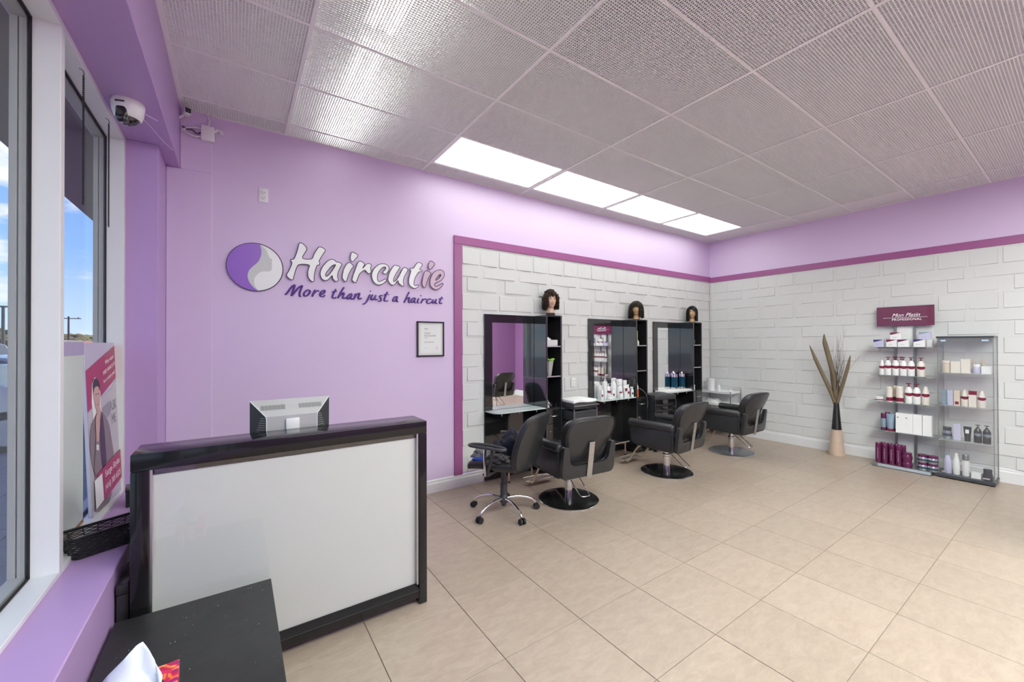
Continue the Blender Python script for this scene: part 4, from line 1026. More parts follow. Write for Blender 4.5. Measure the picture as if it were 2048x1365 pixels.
mannequin(SX[1] + .835, 'mannequin head with wavy dark brown wig and full fringe on the middle station', 'wavy', 'hair_dark', 'skin_b', 'lips_tan', R(-56), False)
mannequin(SX[2] + .845, 'mannequin head with straight black bob wig on the corner station', 'bob', 'hair_black', 'skin_b', 'lips_tan', R(-50), False)

# ------------------------------------------------------------------ salon chairs
def make_chair(label):
    t = thing('salon_chair', label, 'salon chair', (0, 0, 0), 0, 'black salon chairs')
    G().lathe([(0, .004), (.288, .004), (.290, .012), (.270, .017), (.10, .026), (.052, .030), (0, .030)], 64).obj('base_plate', 'base_black', t, 20)
    G().lathe([(.286, 0), (.294, .002), (.295, .010), (.290, .013), (.286, .012)], 64).obj('base_rim', 'chrome', t, 60)
    G().cyl((0, 0, .028), (0, 0, .20), .040, n=28).cyl((0, 0, .20), (0, 0, .335), .030, n=28).lathe([(.040, .19), (.044, .195), (.044, .215), (.040, .22)], 28).obj('hydraulic_column', 'chrome', t)
    # pump lever: bent wire loop behind
    G().tube(chaikin([(-.048, -.01, .285), (-.055, -.06, .265), (-.055, -.24, .125), (-.04, -.275, .118), (.04, -.275, .118), (.055, -.24, .125), (.055, -.06, .265), (.048, -.01, .285)], 2, False), .0055, 8).cyl((-.06, -.01, .285), (.06, -.01, .285), .009, n=12).obj('pump_lever', 'chrome', t, 60)
    G().box(-.10, .10, -.11, .11, .315, .335).obj('mounting_plate', 'charcoal', t, 0)
    # seat
    G().rbox(-.245, .245, -.21, .285, .335, .405, .012, 3).obj('seat_frame', 'vinyl', t)
    def cush(v):
        k = 1 - (v.x / .24) ** 2 * .25; return (v.x, v.y, v.z + (.018 * k if v.z > .44 else 0))
    G().rbox(-.238, .238, -.13, .30, .405, .500, .030, 4, cush, 3).obj('seat_cushion', 'vinyl', t, 60)
    for s in (-1, 1):
        x0, x1 = (s * .300, s * .243)
        xa, xb = min(x0, x1), max(x0, x1)
        # arm side panel: rounded front lower corner
        pr = [(-.262, .318, .03), (.20, .330, .10), (.285, .350, .07), (.304, .572, .02), (-.262, .580, .02)]
        a = G().prism(roundpoly(pr, .03), lambda a_, b_, d: (d, a_, b_), xa, xb, .004, 2).obj('arm_panel', 'vinyl', t)
        G().tube([(s * .3005, a_, b_) for a_, b_ in roundpoly([(-.240, .338), (.19, .348), (.268, .368), (.284, .548), (-.240, .553)], .035)], .0040, 6, closed=True).obj('piping', 'vinyl_edge', a, 60)
        # roll
        prof = []
        def roll(v):
            return v
        g = G(); n = 24
        for (ya, yb) in ((-.264, .320),):
            rings = []
            for (y, sc) in ((ya, .55), (ya + .008, .9), (ya + .025, 1), (yb - .025, 1), (yb - .008, .9), (yb, .55)):
                rings.append([(s * .278 + .046 * sc * math.cos(2 * PI * k / n), y, .590 + .045 * sc * math.sin(2 * PI * k / n) - .02 * (y < -.2) * 0) for k in range(n)])
            vs = [p for r_ in rings for p in r_]; fs = []
            for i in range(len(rings) - 1):
                for k in range(n): fs.append((i * n + k, i * n + (k + 1) % n, (i + 1) * n + (k + 1) % n, (i + 1) * n + k))
            fs.append(tuple(range(n))); fs.append(tuple(range((len(rings) - 1) * n, len(rings) * n)))
            g.mesh(vs, fs)
        g.obj('armrest', 'vinyl', t, 50)
    # rear shell: U-shaped
    up = [(-.302, .618, .035), (-.306, .318, .055), (.306, .318, .055), (.302, .618, .035), (.246, .618, .03), (.222, .432, .05), (-.222, .432, .05), (-.246, .618, .03)]
    G().prism(roundpoly(up, .03, 6), lambda a, b, d: (a, d - (b - .315) * .12, b), -.305, -.263, .006, 3).obj('rear_shell', 'vinyl', t)
    # backrest cushion with shoulders
    bk = [(-.228, .425), (-.240, .50), (-.242, .56), (-.248, .62), (-.266, .67), (-.282, .73), (-.275, .80), (-.235, .850), (-.16, .868), (0, .872), (.16, .868), (.235, .850), (.275, .80), (.282, .73), (.266, .67), (.248, .62), (.242, .56), (.240, .50), (.228, .425), (.19, .402), (0, .398), (-.19, .402)]
    def lean_(a, b, d):
        k = (b - .40)
        return (a, d - .180 - k * .42 + .028 * (a / .28) ** 2, b)
    g = G().pillow(chaikin(bk, 3), lean_, .056, .036, .010)
    g.obj('backrest', 'vinyl', t, 70)
    g = G().tube([lean_(a * .99, .635 + (b - .635) * .99, -.046) for a, b in chaikin(bk, 3)], .0040, 6, closed=True)
    g.obj('backrest_piping', 'vinyl_edge', t, 60)
    # metal strut
    st = G()
    st.mesh([(x, y + dy, z) for dy in (0, .006) for x, y, z in ((-.030, -.362, .640), (.030, -.362, .640), (.029, -.312, .298), (-.029, -.312, .298))],
             [(0, 1, 2, 3), (4, 7, 6, 5), (0, 4, 5, 1), (1, 5, 6, 2), (2, 6, 7, 3), (3, 7, 4, 0)])
    st = st.obj('back_strut', 'steel', t, 0)
    for sx in (-.014, .014):
        for zz, yy in ((.62, -.3595), (.52, -.345)): G().sphere((sx, yy, zz), .0045, 8, (1, .6, 1)).obj('screw', 'metal_grey', st, 60)
    # footrest
    for s in (-1, 1):
        G().tube(chaikin([(s * .15, .10, .325), (s * .15, .27, .30), (s * .15, .40, .10), (s * .15, .43, .055), (s * .15, .50, .052)], 2, False), .011, 10, flat=.8).obj('footrest_arm', 'gold_chrome', t, 60)
    fr = G().cyl((-.19, .50, .052), (.19, .50, .052), .010, n=12).cyl((-.19, .56, .075), (.19, .56, .075), .010, n=12).obj('footrest_bar', 'gold_chrome', t)
    G().box(-.15, .15, .49, .57, .060, .068).obj('tread', 'steel', fr, 0)
    return t
c1 = make_chair('black salon chair nearest the camera, back facing us, beside the office chair')
c1.location = (2.706, 2.964, 0); c1.rotation_euler = (0, 0, R(85 - 90))
c2 = dup(c1, (4.243, 2.925, 0), R(94 - 90), 'black salon chair in the middle of the row facing the bottle-laden station')
c3 = dup(c1, (5.77, 2.935, 0), R(90 - 90), 'black salon chair farthest away by the room corner, on a grey metal base')
for o in bpy.data.objects:
    if o.parent == c3 and o.name.startswith('base_plate'):
        me = o.data.copy(); me.materials.clear(); me.materials.append(M['base_grey']); o.data = me
c4 = dup(c1, (5.08, -.36, 0), R(-100 - 90), 'black salon chair on the opposite side, seen only in the first mirror')

# ------------------------------------------------------------------ office chair
t = thing('office_chair', 'black swivel office chair with chrome star base, clothes piled on its seat', 'office chair', (2.02, 3.08, 0), R(118 - 90))
G().lathe([(.030, .085), (.036, .09), (.036, .15), (.030, .16), (.0, .16)], 24).cyl((0, 0, .06), (0, 0, .10), .022, n=20).obj('hub', 'charcoal', t)
G().cyl((0, 0, .16), (0, 0, .26), .032, n=24).cyl((0, 0, .26), (0, 0, .40), .024, n=24).obj('gas_column', 'charcoal', t)
offs = math.atan2(3.0 - 3.08, 1.713 - 2.02) - R(28)
for k in range(5):
    a = offs + k * 2 * PI / 5; c, s = math.cos(a), math.sin(a)
    G().tube([(c * r_, s * r_, z) for r_, z in chaikin([(.025, .125), (.12, .135), (.22, .115), (.285, .085), (.30, .062)], 2, False)], .015, 10, flat=.8).obj('base_arm', 'chrome', t, 60)
    cs = G().cyl((c * .30, s * .30, .045), (c * .30, s * .30, .068), .008, n=10); 
    q = (-s, c)
    cs = cs.obj('caster', 'charcoal', t)
    for w_ in (-.016, .016): G().cyl((c * .31 + q[0] * (w_ - .009), s * .31 + q[1] * (w_ - .009), .026), (c * .31 + q[0] * (w_ + .009), s * .31 + q[1] * (w_ + .009), .026), .026, n=20).obj('wheel', 'gasket', cs)
G().box(-.09, .09, -.10, .10, .40, .425).obj('seat_mechanism', 'charcoal', t, 0)
def seatf(v): return (v.x * (1 - .10 * max(0, -v.y) / .25), v.y, v.z - .035 * max(0, (v.y - .16) / .09) ** 2 + .012 * (v.x / .24) ** 2)
G().rbox(-.245, .245, -.24, .25, .425, .500, .034, 4, seatf, 3).obj('seat', 'vinyl', t, 60)
def backf(a, b, d): 
    k = b - .46
    return (a, d - .235 - .26 * k - .10 * k * k + .55 * a * a, b)
bo = [(-.19, .44), (-.24, .50), (-.262, .60), (-.262, .74), (-.240, .85), (-.185, .915), (0, .935), (.185, .915), (.240, .85), (.262, .74), (.262, .60), (.24, .50), (.19, .44), (0, .42)]
G().pillow(chaikin(bo, 3), backf, .034, .024, .014).obj('backrest', 'vinyl', t, 70)
G().tube([backf(a * .99, .68 + (b - .68) * .99, -.026) for a, b in chaikin(bo, 3)], .0038, 6, closed=True).obj('backrest_piping', 'vinyl_edge', t, 60)
for s in (-1, 1):
    lp = chaikin([(s * .255, -.14, .655), (s * .255, .02, .665), (s * .262, .15, .662), (s * .290, .19, .655), (s * .318, .15, .655), (s * .322, 0, .655), (s * .315, -.14, .650), (s * .285, -.18, .650)], 2)
    ar = G().tube(lp, .013, 8, closed=True, flat=1.0).obj('armrest', 'charcoal', t, 60)
    G().tube([(s * .29, .02, .655), (s * .285, .03, .56), (s * .262, .035, .40)], .014, 8, flat=1.5).obj('arm_support', 'chrome', t, 60)
    G().tube([(s * .29, -.05, .655), (s * .285, -.035, .56), (s * .262, .02, .40)], .013, 8, flat=1.4).obj('arm_support', 'charcoal', t, 60)
    G().rbox(min(s * .10, s * .27), max(s * .10, s * .27), 0, .06, .395, .420, .004, 1).obj('arm_bracket', 'charcoal', t)
# clothes (things lying on the seat): world placement through the chair's frame
def chair_pt(x, y, z):
    a = R(28); return (2.02 + x * math.cos(a) - y * math.sin(a), 3.08 + x * math.sin(a) + y * math.cos(a), z)
def cloth(name, label, cat, c, rx, ry, h, m, seed, rz=0.0):
    g = G(); t_ = bmesh.new(); bmesh.ops.create_icosphere(t_, subdivisions=4, radius=1)
    for v in t_.verts:
        p = v.co.copy()
        n = noise.noise(p * 1.6 + Vector((seed, 0, 0))) * .38 + noise.noise(p * 4 + Vector((0, seed, 0))) * .20 + noise.noise(p * 9 + Vector((0, seed, 3))) * .08
        zz = p.z * (1 + n)
        v.co = (p.x * rx * (1 + n), p.y * ry * (1 + n), max(-.02, zz * h) if zz < 0 else zz * h)
    me = bpy.data.meshes.new('t'); t_.to_mesh(me); t_.free(); g.bm.from_mesh(me); bpy.data.meshes.remove(me)
    o = g.obj(name, m, None, 60, loc=chair_pt(*c), rot=(0, 0, rz)); return tag(o, label, cat)
cloth('jacket', 'dark navy jacket heaped on the office chair seat', 'jacket', (.08, -.03, .520), .15, .13, .19, 'dark_cloth', 3.1)
cloth('grey_cloth', 'grey cloth hanging over the front of the office chair seat', 'cloth', (-.03, .17, .520), .13, .09, .065, 'grey_cloth', 8.7)
cloth('black_pouch', 'black crumpled pouch on the near side of the office chair seat', 'pouch', (-.14, -.04, .520), .07, .12, .045, 'vinyl_edge', 5.2)
o = G().rbox(-.07, .07, -.05, .05, 0, .012, .004, 2).obj('blue_cloth', 'blue_cloth', None, 60, loc=chair_pt(-.15, .165, .503), rot=(0, 0, R(40))); tag(o, 'folded royal blue cloth on the front edge of the office chair seat', 'cloth')

# ------------------------------------------------------------------ trolleys
t = thing('drawer_trolley', 'black drawer trolley with a white towel on top, beside the first station', 'trolley', (3.432, 3.60, 0), R(-1))
w, d = .190, .155
G().rbox(-w, w, -d, d, .760, .830, .012, 2).obj('top_tray', 'charcoal', t)
for sx in (-1, 1):
    for sy in (-1, 1): G().box(sx * w - .012 * (sx > 0), sx * w + .012 * (sx < 0), sy * d - .012 * (sy > 0), sy * d + .012 * (sy < 0), .07, .759).obj('post', 'metal_grey', t, 0)
G().box(-w + .012, w - .012, -d + .012, d - .012, .07, .085).obj('bottom_tray', 'charcoal', t, 0)
for k in range(5):
    z = .10 + k * .130; dr = G().rbox(-w + .014, w - .014, -d - .004, d - .014, z, z + .118, .006, 2).obj('drawer', 'charcoal', t)
    G().rbox(-w + .03, w - .03, -d - .012, -d - .004, z + .092, z + .104, .003, 1).obj('drawer_lip', 'charcoal', dr)
G().tube([(-w - .004, -d - .004, .800), (-w - .004, -d - .022, .802), (w + .004, -d - .022, .802), (w + .004, -d - .004, .800)], .006, 8).obj('rail', 'metal_grey', t, 60)
for sx in (-1, 1):
    for sy in (-1, 1): G().cyl((sx * (w - .02) - .012, sy * (d - .02), .028), (sx * (w - .02) + .012, sy * (d - .02), .028), .028, n=16).cyl((sx * (w - .02), sy * (d - .02), .03), (sx * (w - .02), sy * (d - .02), .07), .007, n=8).obj('caster', 'gasket', t)
def towelf(v): return (v.x, v.y, v.z + .010 * math.sin(v.x * 18) * math.sin(v.y * 14 + 1) + (.012 if v.z > .015 else 0))
o = G().rbox(-.185, .185, -.150, .150, 0, .022, .008, 2, towelf, 4).map(lambda v: (v.x, v.y, max(v.z, 0))).obj('white_towel', 'towel', None, 60, loc=(3.432, 3.60, .831), rot=(0, 0, R(-1)))
tag(o, 'white folded towel on the drawer trolley beside the first station', 'towel')

t = thing('open_trolley', 'charcoal trolley with two drawers missing, beside the middle station', 'trolley', (5.075, 3.625, 0), R(-14))
w, d = .190, .150
G().rbox(-w, w, -d, d, .730, .800, .012, 2).obj('top_tray', 'charcoal', t)
G().box(-w, -w + .010, -d, d, .07, .729).obj('side_panel', 'charcoal', t, 0)
G().box(-w + .0102, w, d - .01, d, .07, .729).obj('rear_panel', 'charcoal', t, 0)
for sx, sy in ((-1, -1), (1, -1), (1, 1)): G().box(sx * w - .014 * (sx > 0), sx * w + .014 * (sx < 0), sy * d + (.0 if sy < 0 else -.024), sy * d + (.014 if sy < 0 else -.0102), .07, .729).obj('post', 'charcoal', t, 0)
G().box(-w + .0105, w - .0142, -d + .0142, d - .0105, .07, .085).obj('bottom_tray', 'charcoal', t, 0)
for z in (.62, .55, .47):
    G().box(w - .030, w - .0145, -d + .015, d - .03, z, z + .012).obj('drawer_runner', 'charcoal', t, 0)
for k in range(2):
    z = .10 + k * .13; G().rbox(-w + .016, w - .016, -d - .004, d - .03, z, z + .118, .006, 2).obj('drawer', 'charcoal', t)
G().tube([(-w + .03, -d + .03, .66), (0, -d + .02, .645), (w - .04, -d + .04, .66)], .020, 10).obj('hair_dryer_roll', 'black_lam', t, 60)
G().tube([(-w + .03, -d + .03, .585), (0, -d + .02, .57), (w - .04, -d + .04, .575)], .018, 10).obj('tool_roll', 'black_gloss', t, 60)
for sx in (-1, 1):
    for sy in (-1, 1): G().cyl((sx * (w - .02) - .012, sy * (d - .02), .028), (sx * (w - .02) + .012, sy * (d - .02), .028), .028, n=16).cyl((sx * (w - .02), sy * (d - .02), .03), (sx * (w - .02), sy * (d - .02), .07), .007, n=8).obj('caster', 'gasket', t)

t = thing('tiered_trolley', 'white tiered trolley with chrome tube ends in the far room corner', 'trolley', (6.735, 3.60, 0))
for z in (.700, .50, .18):
    G().rbox(-.165, .165, -.235, .235, z, z + .006, .003, 1).obj('tier', 'white_plastic', t)
    for sy in (-.235, .229): G().box(-.165, .165, sy, sy + .006, z + .0062, z + .035).obj('tier_lip', 'white_plastic', t, 0)
    for sx in (-.165, .159): G().box(sx, sx + .006, -.2289, .2289, z + .0062, z + .035).obj('tier_lip', 'white_plastic', t, 0)
for sy in (-.25, .25):
    G().tube(chaikin([(-.172, sy, .06), (-.172, sy, .755), (-.135, sy, .795), (.135, sy, .795), (.172, sy, .755), (.172, sy, .06)], 2, False), .009, 10).obj('end_frame', 'chrome', t, 60)
    for sx in (-.172, .172): G().cyl((sx - .012, sy, .030), (sx + .012, sy, .030), .030, n=16).obj('caster', 'gasket', t)

# ------------------------------------------------------------------ small product builders (local origin at the base)
def swoosh_band(parent, r, z0, z1, m, n=20, sy=1.0, k=.35):
    g = G(); rr = r + .0006
    A = [g._v((rr * math.cos(2 * PI * i / n), sy * rr * math.sin(2 * PI * i / n), z1)) for i in range(n)]
    B = [g._v((rr * math.cos(2 * PI * i / n), sy * rr * math.sin(2 * PI * i / n), z0 + (z1 - z0) * k * (1 + math.sin(2 * PI * i / n * 2 + 1)) * .5)) for i in range(n)]
    for i in range(n): g.bm.faces.new((A[i], A[(i + 1) % n], B[(i + 1) % n], B[i]))
    return g.obj('label_band', m, parent, 60)
def pump_head(g, z, s=1.0):
    g.cyl((0, 0, z), (0, 0, z + .014 * s), .011 * s, n=12).cyl((0, 0, z + .014 * s), (0, 0, z + .030 * s), .004 * s, n=8)
    g.rbox(-.022 * s, .022 * s, -.008 * s, .008 * s, z + .030 * s, z + .040 * s, .003, 1)
def P_pump(t, h=.225, r=.032, body='white_plastic', cap='maroon', band='maroon', sh=.62):
    G().lathe([(0, 0), (r * .96, 0), (r, .004), (r, h * sh), (r * .72, h * (sh + .12)), (r * .42, h * (sh + .19)), (r * .40, h * .82), (0, h * .82)], 22).obj('bottle', body, t)
    g = G(); pump_head(g, h * .82, .95 * h / .225); g.obj('pump', cap, t)
    if band: swoosh_band(t, r, h * .36, h * .52, band)
def P_cone(t, h=.19, r=.031, body='white_plastic', cap='white_plastic', band='maroon'):
    G().lathe([(0, 0), (r * .96, 0), (r, .004), (r, h * .58), (r * .62, h * .82), (r * .50, h * .90), (0, h * .90)], 22).obj('bottle', body, t)
    G().lathe([(r * .50, h * .9), (r * .45, h * .98), (r * .3, h), (0, h)], 18).obj('cap', cap, t)
    if band: swoosh_band(t, r, h * .42, h * .60, band)
def P_cyl(t, h=.2, r=.03, body='white_plastic', cap='white_plastic', band='maroon', bz=(.06, .30), capf=.80):
    G().lathe([(0, 0), (r * .95, 0), (r, .004), (r, h * capf - .002), (0, h * capf - .002)], 22).obj('bottle', body, t)
    G().lathe([(r * .97, h * capf), (r * .97, h * .97), (r * .85, h), (0, h)], 22).obj('cap', cap, t)
    if band: G().lathe([(r + .0006, h * bz[0]), (r + .0006, h * bz[1])], 22).obj('label_band', band, t, 60)
def P_jar(t, h=.07, r=.045, body='white_plastic', cap='white_plastic', band='maroon'):
    G().lathe([(0, 0), (r * .85, 0), (r, h * .16), (r * 1.0, h * .5), (r * .82, h * .70), (0, h * .70)], 26).obj('jar', body, t)
    G().lathe([(r * .90, h * .70), (r * .90, h * .96), (r * .84, h), (0, h)], 26).obj('lid', cap, t)
    if band: G().lathe([(r + .0006, h * .24), (r + .0006, h * .46)], 26).obj('label_band', band, t, 60)
def P_box(t, w=.1, d=.05, h=.085, body='white_matte', sw='maroon', sw2=None):
    G().box(-w / 2, w / 2, -d / 2, d / 2, 0, h).obj('carton', body, t, 0)
    if sw:
        pts = [(-w / 2, h)] + [(-w / 2 + w * k / 10, h * (.66 + .34 * (k / 10) ** 1.3 * 1.0)) for k in range(0, 11)]
        g = G(); g.mesh([(a, -d / 2 - .0006, b) for a, b in pts], [tuple(range(len(pts)))]); g.obj('printed_swoosh', sw, t, 0)
        g = G(); 
        for k in range(3): g.box(-w * .30, w * .10, -d / 2 - .0008, -d / 2 - .0002, h * (.22 + .07 * k), h * (.235 + .07 * k))
        g.obj('printed_lines', 'print_grey', t, 0)
def P_tube(t, h=.17, w=.055, body='blue_grey', cap='maroon', band=None):
    n = 18; g = G(); rings = []
    for f, a, b in ((0, .36, .36), (.22, .40, .40), (.6, .46, .28), (.95, .50, .06), (1.0, .50, .04)):
        rings.append([(w * a * math.cos(2 * PI * k / n), w * b * math.sin(2 * PI * k / n), .03 + (h - .03) * f) for k in range(n)])
    vs = [p for r_ in rings for p in r_]; fs = [(i * n + k, i * n + (k + 1) % n, (i + 1) * n + (k + 1) % n, (i + 1) * n + k) for i in range(len(rings) - 1) for k in range(n)]
    fs.append(tuple(range((len(rings) - 1) * n, len(rings) * n))); g.mesh(vs, fs).obj('tube', body, t, 60)
    G().lathe([(0, 0), (w * .36, 0), (w * .38, .006), (w * .36, .029), (0, .029)], 18).obj('cap', cap, t)
    if band: G().box(-w * .22, w * .22, -w * .37, -w * .36, h * .55, h * .80).map(lambda v: (v.x, v.y + .0, v.z)).obj('printed_patch', band, t, 0)
def P_spray(t, h=.22, r=.026, body='white_plastic', cap='white_plastic', band='maroon', k=.6):
    G().lathe([(0, 0), (r * .96, 0), (r, .004), (r, h * k), (r * .6, h * (k + .12)), (r * .36, h * (k + .16)), (0, h * (k + .16))], 20).obj('bottle', body, t)
    z = h * (k + .16)
    G().cyl((0, 0, z), (0, 0, z + h * .05), r * .5, n=12).rbox(-.028, .012, -.008, .008, z + h * .05, z + h * .16, .004, 2).prism([(-.022, z + .012), (-.028, z - .012), (-.018, z + .0)], lambda a, b, d: (a, d, b), -.004, .004).obj('trigger', cap, t)
    if band: G().box(-r * .5, r * .5, -r - .0012, -r * .86, h * .25, h * .42).obj('printed_patch', band, t, 0)
def put(kind, name, label, cat, loc, rz=0.0, group=None, **k):
    t = thing(name, label, cat, loc, rz, group); kind(t, **k); return t
FB = R(-90)   # products on the right wall face the room (-x)

# ------------------------------------------------------------------ product display with sign (right wall)
t = thing('product_display', 'wall display with five glass shelves under a maroon sign', 'display shelf', (XB - .024, 1.37, 0))
for y in (-.095, .080): G().box(-.030, 0, y - .011, y + .011, .0465, 1.742).obj('upright', 'metal_grey', t, 0)
G().box(-.012, -.004, -.083, .068, .0465, 1.742).obj('back_panel', 'white_plastic', t, 0)
G().rbox(-.372, -.002, -.285, .235, 0, .010, .002, 1).rbox(-.372, -.002, -.285, .235, .012, .046, .003, 1).obj('base_plinth', 'metal_grey', t, 0)
G().box(-.3745, -.3722, -.28, .18, .013, .044).obj('front_strip', mat('pale_blue_strip', (.52, .58, .66), .25, .3, var=.03), t, 0)
SZ = [1.482, 1.128, .795, .432]
SHY = [(-.304, .297), (-.300, .272), (-.292, .297), (-.290, .265)]
for z, (a, b) in zip(SZ, SHY):
    s = G().box(-.235, -.032, a, b, z - .006, z).obj('glass_shelf', 'shelf_glass', t, 0)
    G().tube([(-.032, -.095, z - .014), (-.20, -.22, z - .013)], .006, 6).tube([(-.032, .080, z - .014), (-.20, .21, z - .013)], .006, 6).box(-.045, -.030, -.11, .095, z - .020, z - .0065).obj('bracket', 'metal_grey', s, 60)
sg = G().rbox(-.060, -.045, -.273, .251, 1.743, 1.988, .002, 1).obj('sign_board', 'sign_maroon', t, 0)
G().box(-.045, -.031, -.10, .085, 1.75, 1.95).obj('sign_mount', 'metal_grey', t, 0)
rs = (Matrix.Rotation(-PI / 2, 4, 'Z') @ Matrix.Rotation(PI / 2, 4, 'X')).to_euler()
text('sign_lettering', 'Mon Platin', .064, 'white_print', t, (-.0605, -.02, 1.876), rs, .0006, .42, offset=.0, sx=.92)
text('sign_lettering', 'PROFESSIONAL', .036, 'white_print', t, (-.0605, -.03, 1.822), rs, .0006, 0, offset=.0004, sx=1.0, space=1.12)
G().box(-.0615, -.0602, -.215, .19, 1.8455, 1.8485).obj('sign_line', 'white_print', t, 0)
DX = XB - .024
def yd(u): return 1.663 - (u - 1738) / 223.5
g1 = 'products on the maroon-signed display'
tops = [(1757.5, 'lavender', 'navy', 'lavender carton with navy swoosh at the left end of the top display shelf'), (1785, 'white_matte', 'maroon', 'white carton with red swoosh, second on the top display shelf'),
        (1809, 'white_matte', 'maroon_bottle', 'white carton with plum swoosh, third on the top display shelf'), (1840, 'white_matte', 'navy', 'white carton with navy swoosh, fourth on the top display shelf')]
for u, b, s, lab in tops: put(P_box, 'product_carton', lab, 'box', (DX - .165, yd(u), SZ[0]), FB, g1, w=.098, body=b, sw=s, h=.090)
put(P_box, 'product_carton', 'narrow white carton at the right end of the top display shelf', 'box', (DX - .13, yd(1861) + .01, SZ[0]), FB, g1, w=.045, sw=None, h=.086)
put(P_box, 'product_carton', 'white carton with orange tinge stacked on the left pair of the top display shelf', 'box', (DX - .155, yd(1793), SZ[0] + .0905), FB, g1, w=.10, body='white_matte', sw='maroon', h=.088)
put(P_box, 'product_carton', 'white carton stacked at the upper right of the top display shelf', 'box', (DX - .150, yd(1850), SZ[0] + .0905), FB, g1, w=.10, body='lavender', sw='blue_grey', h=.088)
put(P_cone, 'shampoo_bottle', 'small white bottle without pump at the left end of the second display shelf', 'bottle', (DX - .15, yd(1763), SZ[1]), FB, g1, h=.185, r=.028)
for k, u in enumerate((1776, 1792, 1807.5, 1823)):
    put(P_pump, 'pump_bottle', 'white plum-banded pump bottle, %s from left on the second display shelf' % ORD[k], 'bottle', (DX - .16, yd(u), SZ[1]), FB, g1, h=.228, r=.0325)
for k, u in enumerate((1784, 1797)): put(P_pump, 'pump_bottle', 'pump bottle in the back row of the second display shelf, %s one' % ['left', 'right'][k], 'bottle', (DX - .085, yd(u) - .01, SZ[1]), FB, g1, h=.232, r=.030)
put(P_pump, 'pump_bottle', 'cream pump bottle with red band at the right end of the second display shelf', 'bottle', (DX - .16, yd(1842), SZ[1]), FB, g1, h=.226, r=.0345, body='cream_plastic')
put(P_jar, 'cream_jar', 'low white cream jar at the left end of the third display shelf', 'jar', (DX - .165, yd(1757), SZ[2]), FB, g1, h=.052, r=.042)
put(P_cyl, 'shampoo_bottle', 'straight cream bottle with maroon foot, left one on the third display shelf', 'bottle', (DX - .17, yd(1779), SZ[2]), FB, g1, h=.185, r=.030, body='cream_plastic', cap='cream_plastic', capf=.88)
put(P_cyl, 'shampoo_bottle', 'straight yellowish bottle standing behind on the third display shelf', 'bottle', (DX - .10, yd(1789), SZ[2]), FB, g1, h=.20, r=.030, body='beige_card', cap='beige_card', capf=.88)
put(P_cyl, 'shampoo_bottle', 'straight cream bottle with maroon foot, right one on the third display shelf', 'bottle', (DX - .17, yd(1800), SZ[2]), FB, g1, h=.198, r=.034, body='cream_plastic', cap='cream_plastic', capf=.88)
for k, u in enumerate((1818, 1833.5)): put(P_pump, 'pump_bottle', 'white pump bottle on the third display shelf, %s of the two' % ['left', 'right'][k], 'bottle', (DX - .165, yd(u), SZ[2]), FB, g1, h=.245, r=.034)
put(P_cone, 'shampoo_bottle', 'pinkish bottle without pump at the right end of the third display shelf', 'bottle', (DX - .165, yd(1850.5), SZ[2]), FB, g1, h=.215, r=.033, body='cream_plastic', cap='cream_plastic')
put(P_cyl, 'hair_spray', 'blue and maroon cylinder bottle at the left end of the fourth display shelf', 'bottle', (DX - .17, yd(1766), SZ[3]), FB, g1, h=.212, r=.0270, body='blue_grey', cap='maroon_bottle', band='maroon_bottle', bz=(.0, .17), capf=.70)
put(P_cyl, 'hair_spray', 'plum-capped bottle behind the blue and maroon one on the fourth display shelf', 'bottle', (DX - .10, yd(1771), SZ[3]), FB, g1, h=.22, r=.026, body='blue_grey', cap='maroon_bottle', band='maroon_bottle', bz=(0, .2), capf=.70)
for k, (u, dx) in enumerate(((1781, .18), (1790, .12))): put(P_tube, 'cream_tube', 'blue-grey squeeze tube on the fourth display shelf, %s' % ['front one', 'rear one'][k], 'tube', (DX - dx, yd(u), SZ[3]), FB, g1, h=.212, w=.084)
for k, u in enumerate((1801, 1818, 1835.5, 1853.5)):
    o = put(P_box, 'product_carton', 'tall white carton on the fourth display shelf, %s from left' % ORD[k], 'box', (DX - .185, yd(u) - .005, SZ[3]), FB, g1, w=.076, d=.07, h=.236, sw=None)
    if k < 2: G().lathe([(0, 0), (.009, 0), (.009, .0008), (0, .0008)], 14).obj('printed_seal', 'print_grey', o, 0, loc=(-.018, -.0352, .185), rot=(PI / 2, 0, 0))
for k, u in enumerate((1749.5, 1763.5, 1777.5, 1791.5)):
    put(P_cyl, 'plum_bottle', 'tall plum bottle in the front row at the display foot, %s from left' % ORD[k], 'bottle', (DX - .315, yd(u) - .055, .0462), FB, g1, h=.242, r=.0285, body='maroon_bottle', cap='maroon_bottle', band=None, capf=.86)
for o in [x for x in bpy.data.objects if x.name.startswith('plum_bottle')]:
    G().box(-.0012, .0012, -.0294, -.0286, .05, .16).box(-.006, .006, -.0294, -.0286, .172, .176).obj('printed_lettering', 'lavender', o, 0)
for k, u in enumerate((1758, 1772, 1786, 1799)):
    put(P_cyl, 'plum_bottle', 'tall plum bottle in the rear row at the display foot, %s from left' % ORD[k], 'bottle', (DX - .245, yd(u) - .045, .0462), FB, g1, h=.242, r=.0285, body='maroon_bottle', cap='maroon_bottle', band=None, capf=.86)
for k in range(2): put(P_jar, 'plum_jar', 'plum mask jar at the display foot, %s of the stacked pair' % ['lower', 'upper'][k], 'jar', (DX - .310, yd(1810) - .045, .0462 + .0875 * k), FB, g1, h=.087, r=.048, body='maroon_bottle', cap='maroon_bottle', band=None)
for c_, u in enumerate((1837, 1860)):
    for k in range(2): put(P_jar, 'silver_jar', 'silver-blue jar at the display foot, %s of the %s stack' % (['lower', 'upper'][k], ['left', 'right'][c_]), 'jar', (DX - .300, yd(u) - .055 + (0 if c_ == 0 else .02), .0462 + .0905 * k), FB, g1, h=.090, r=.048, body='silver_blue', cap='maroon_bottle', band='dark_jar')

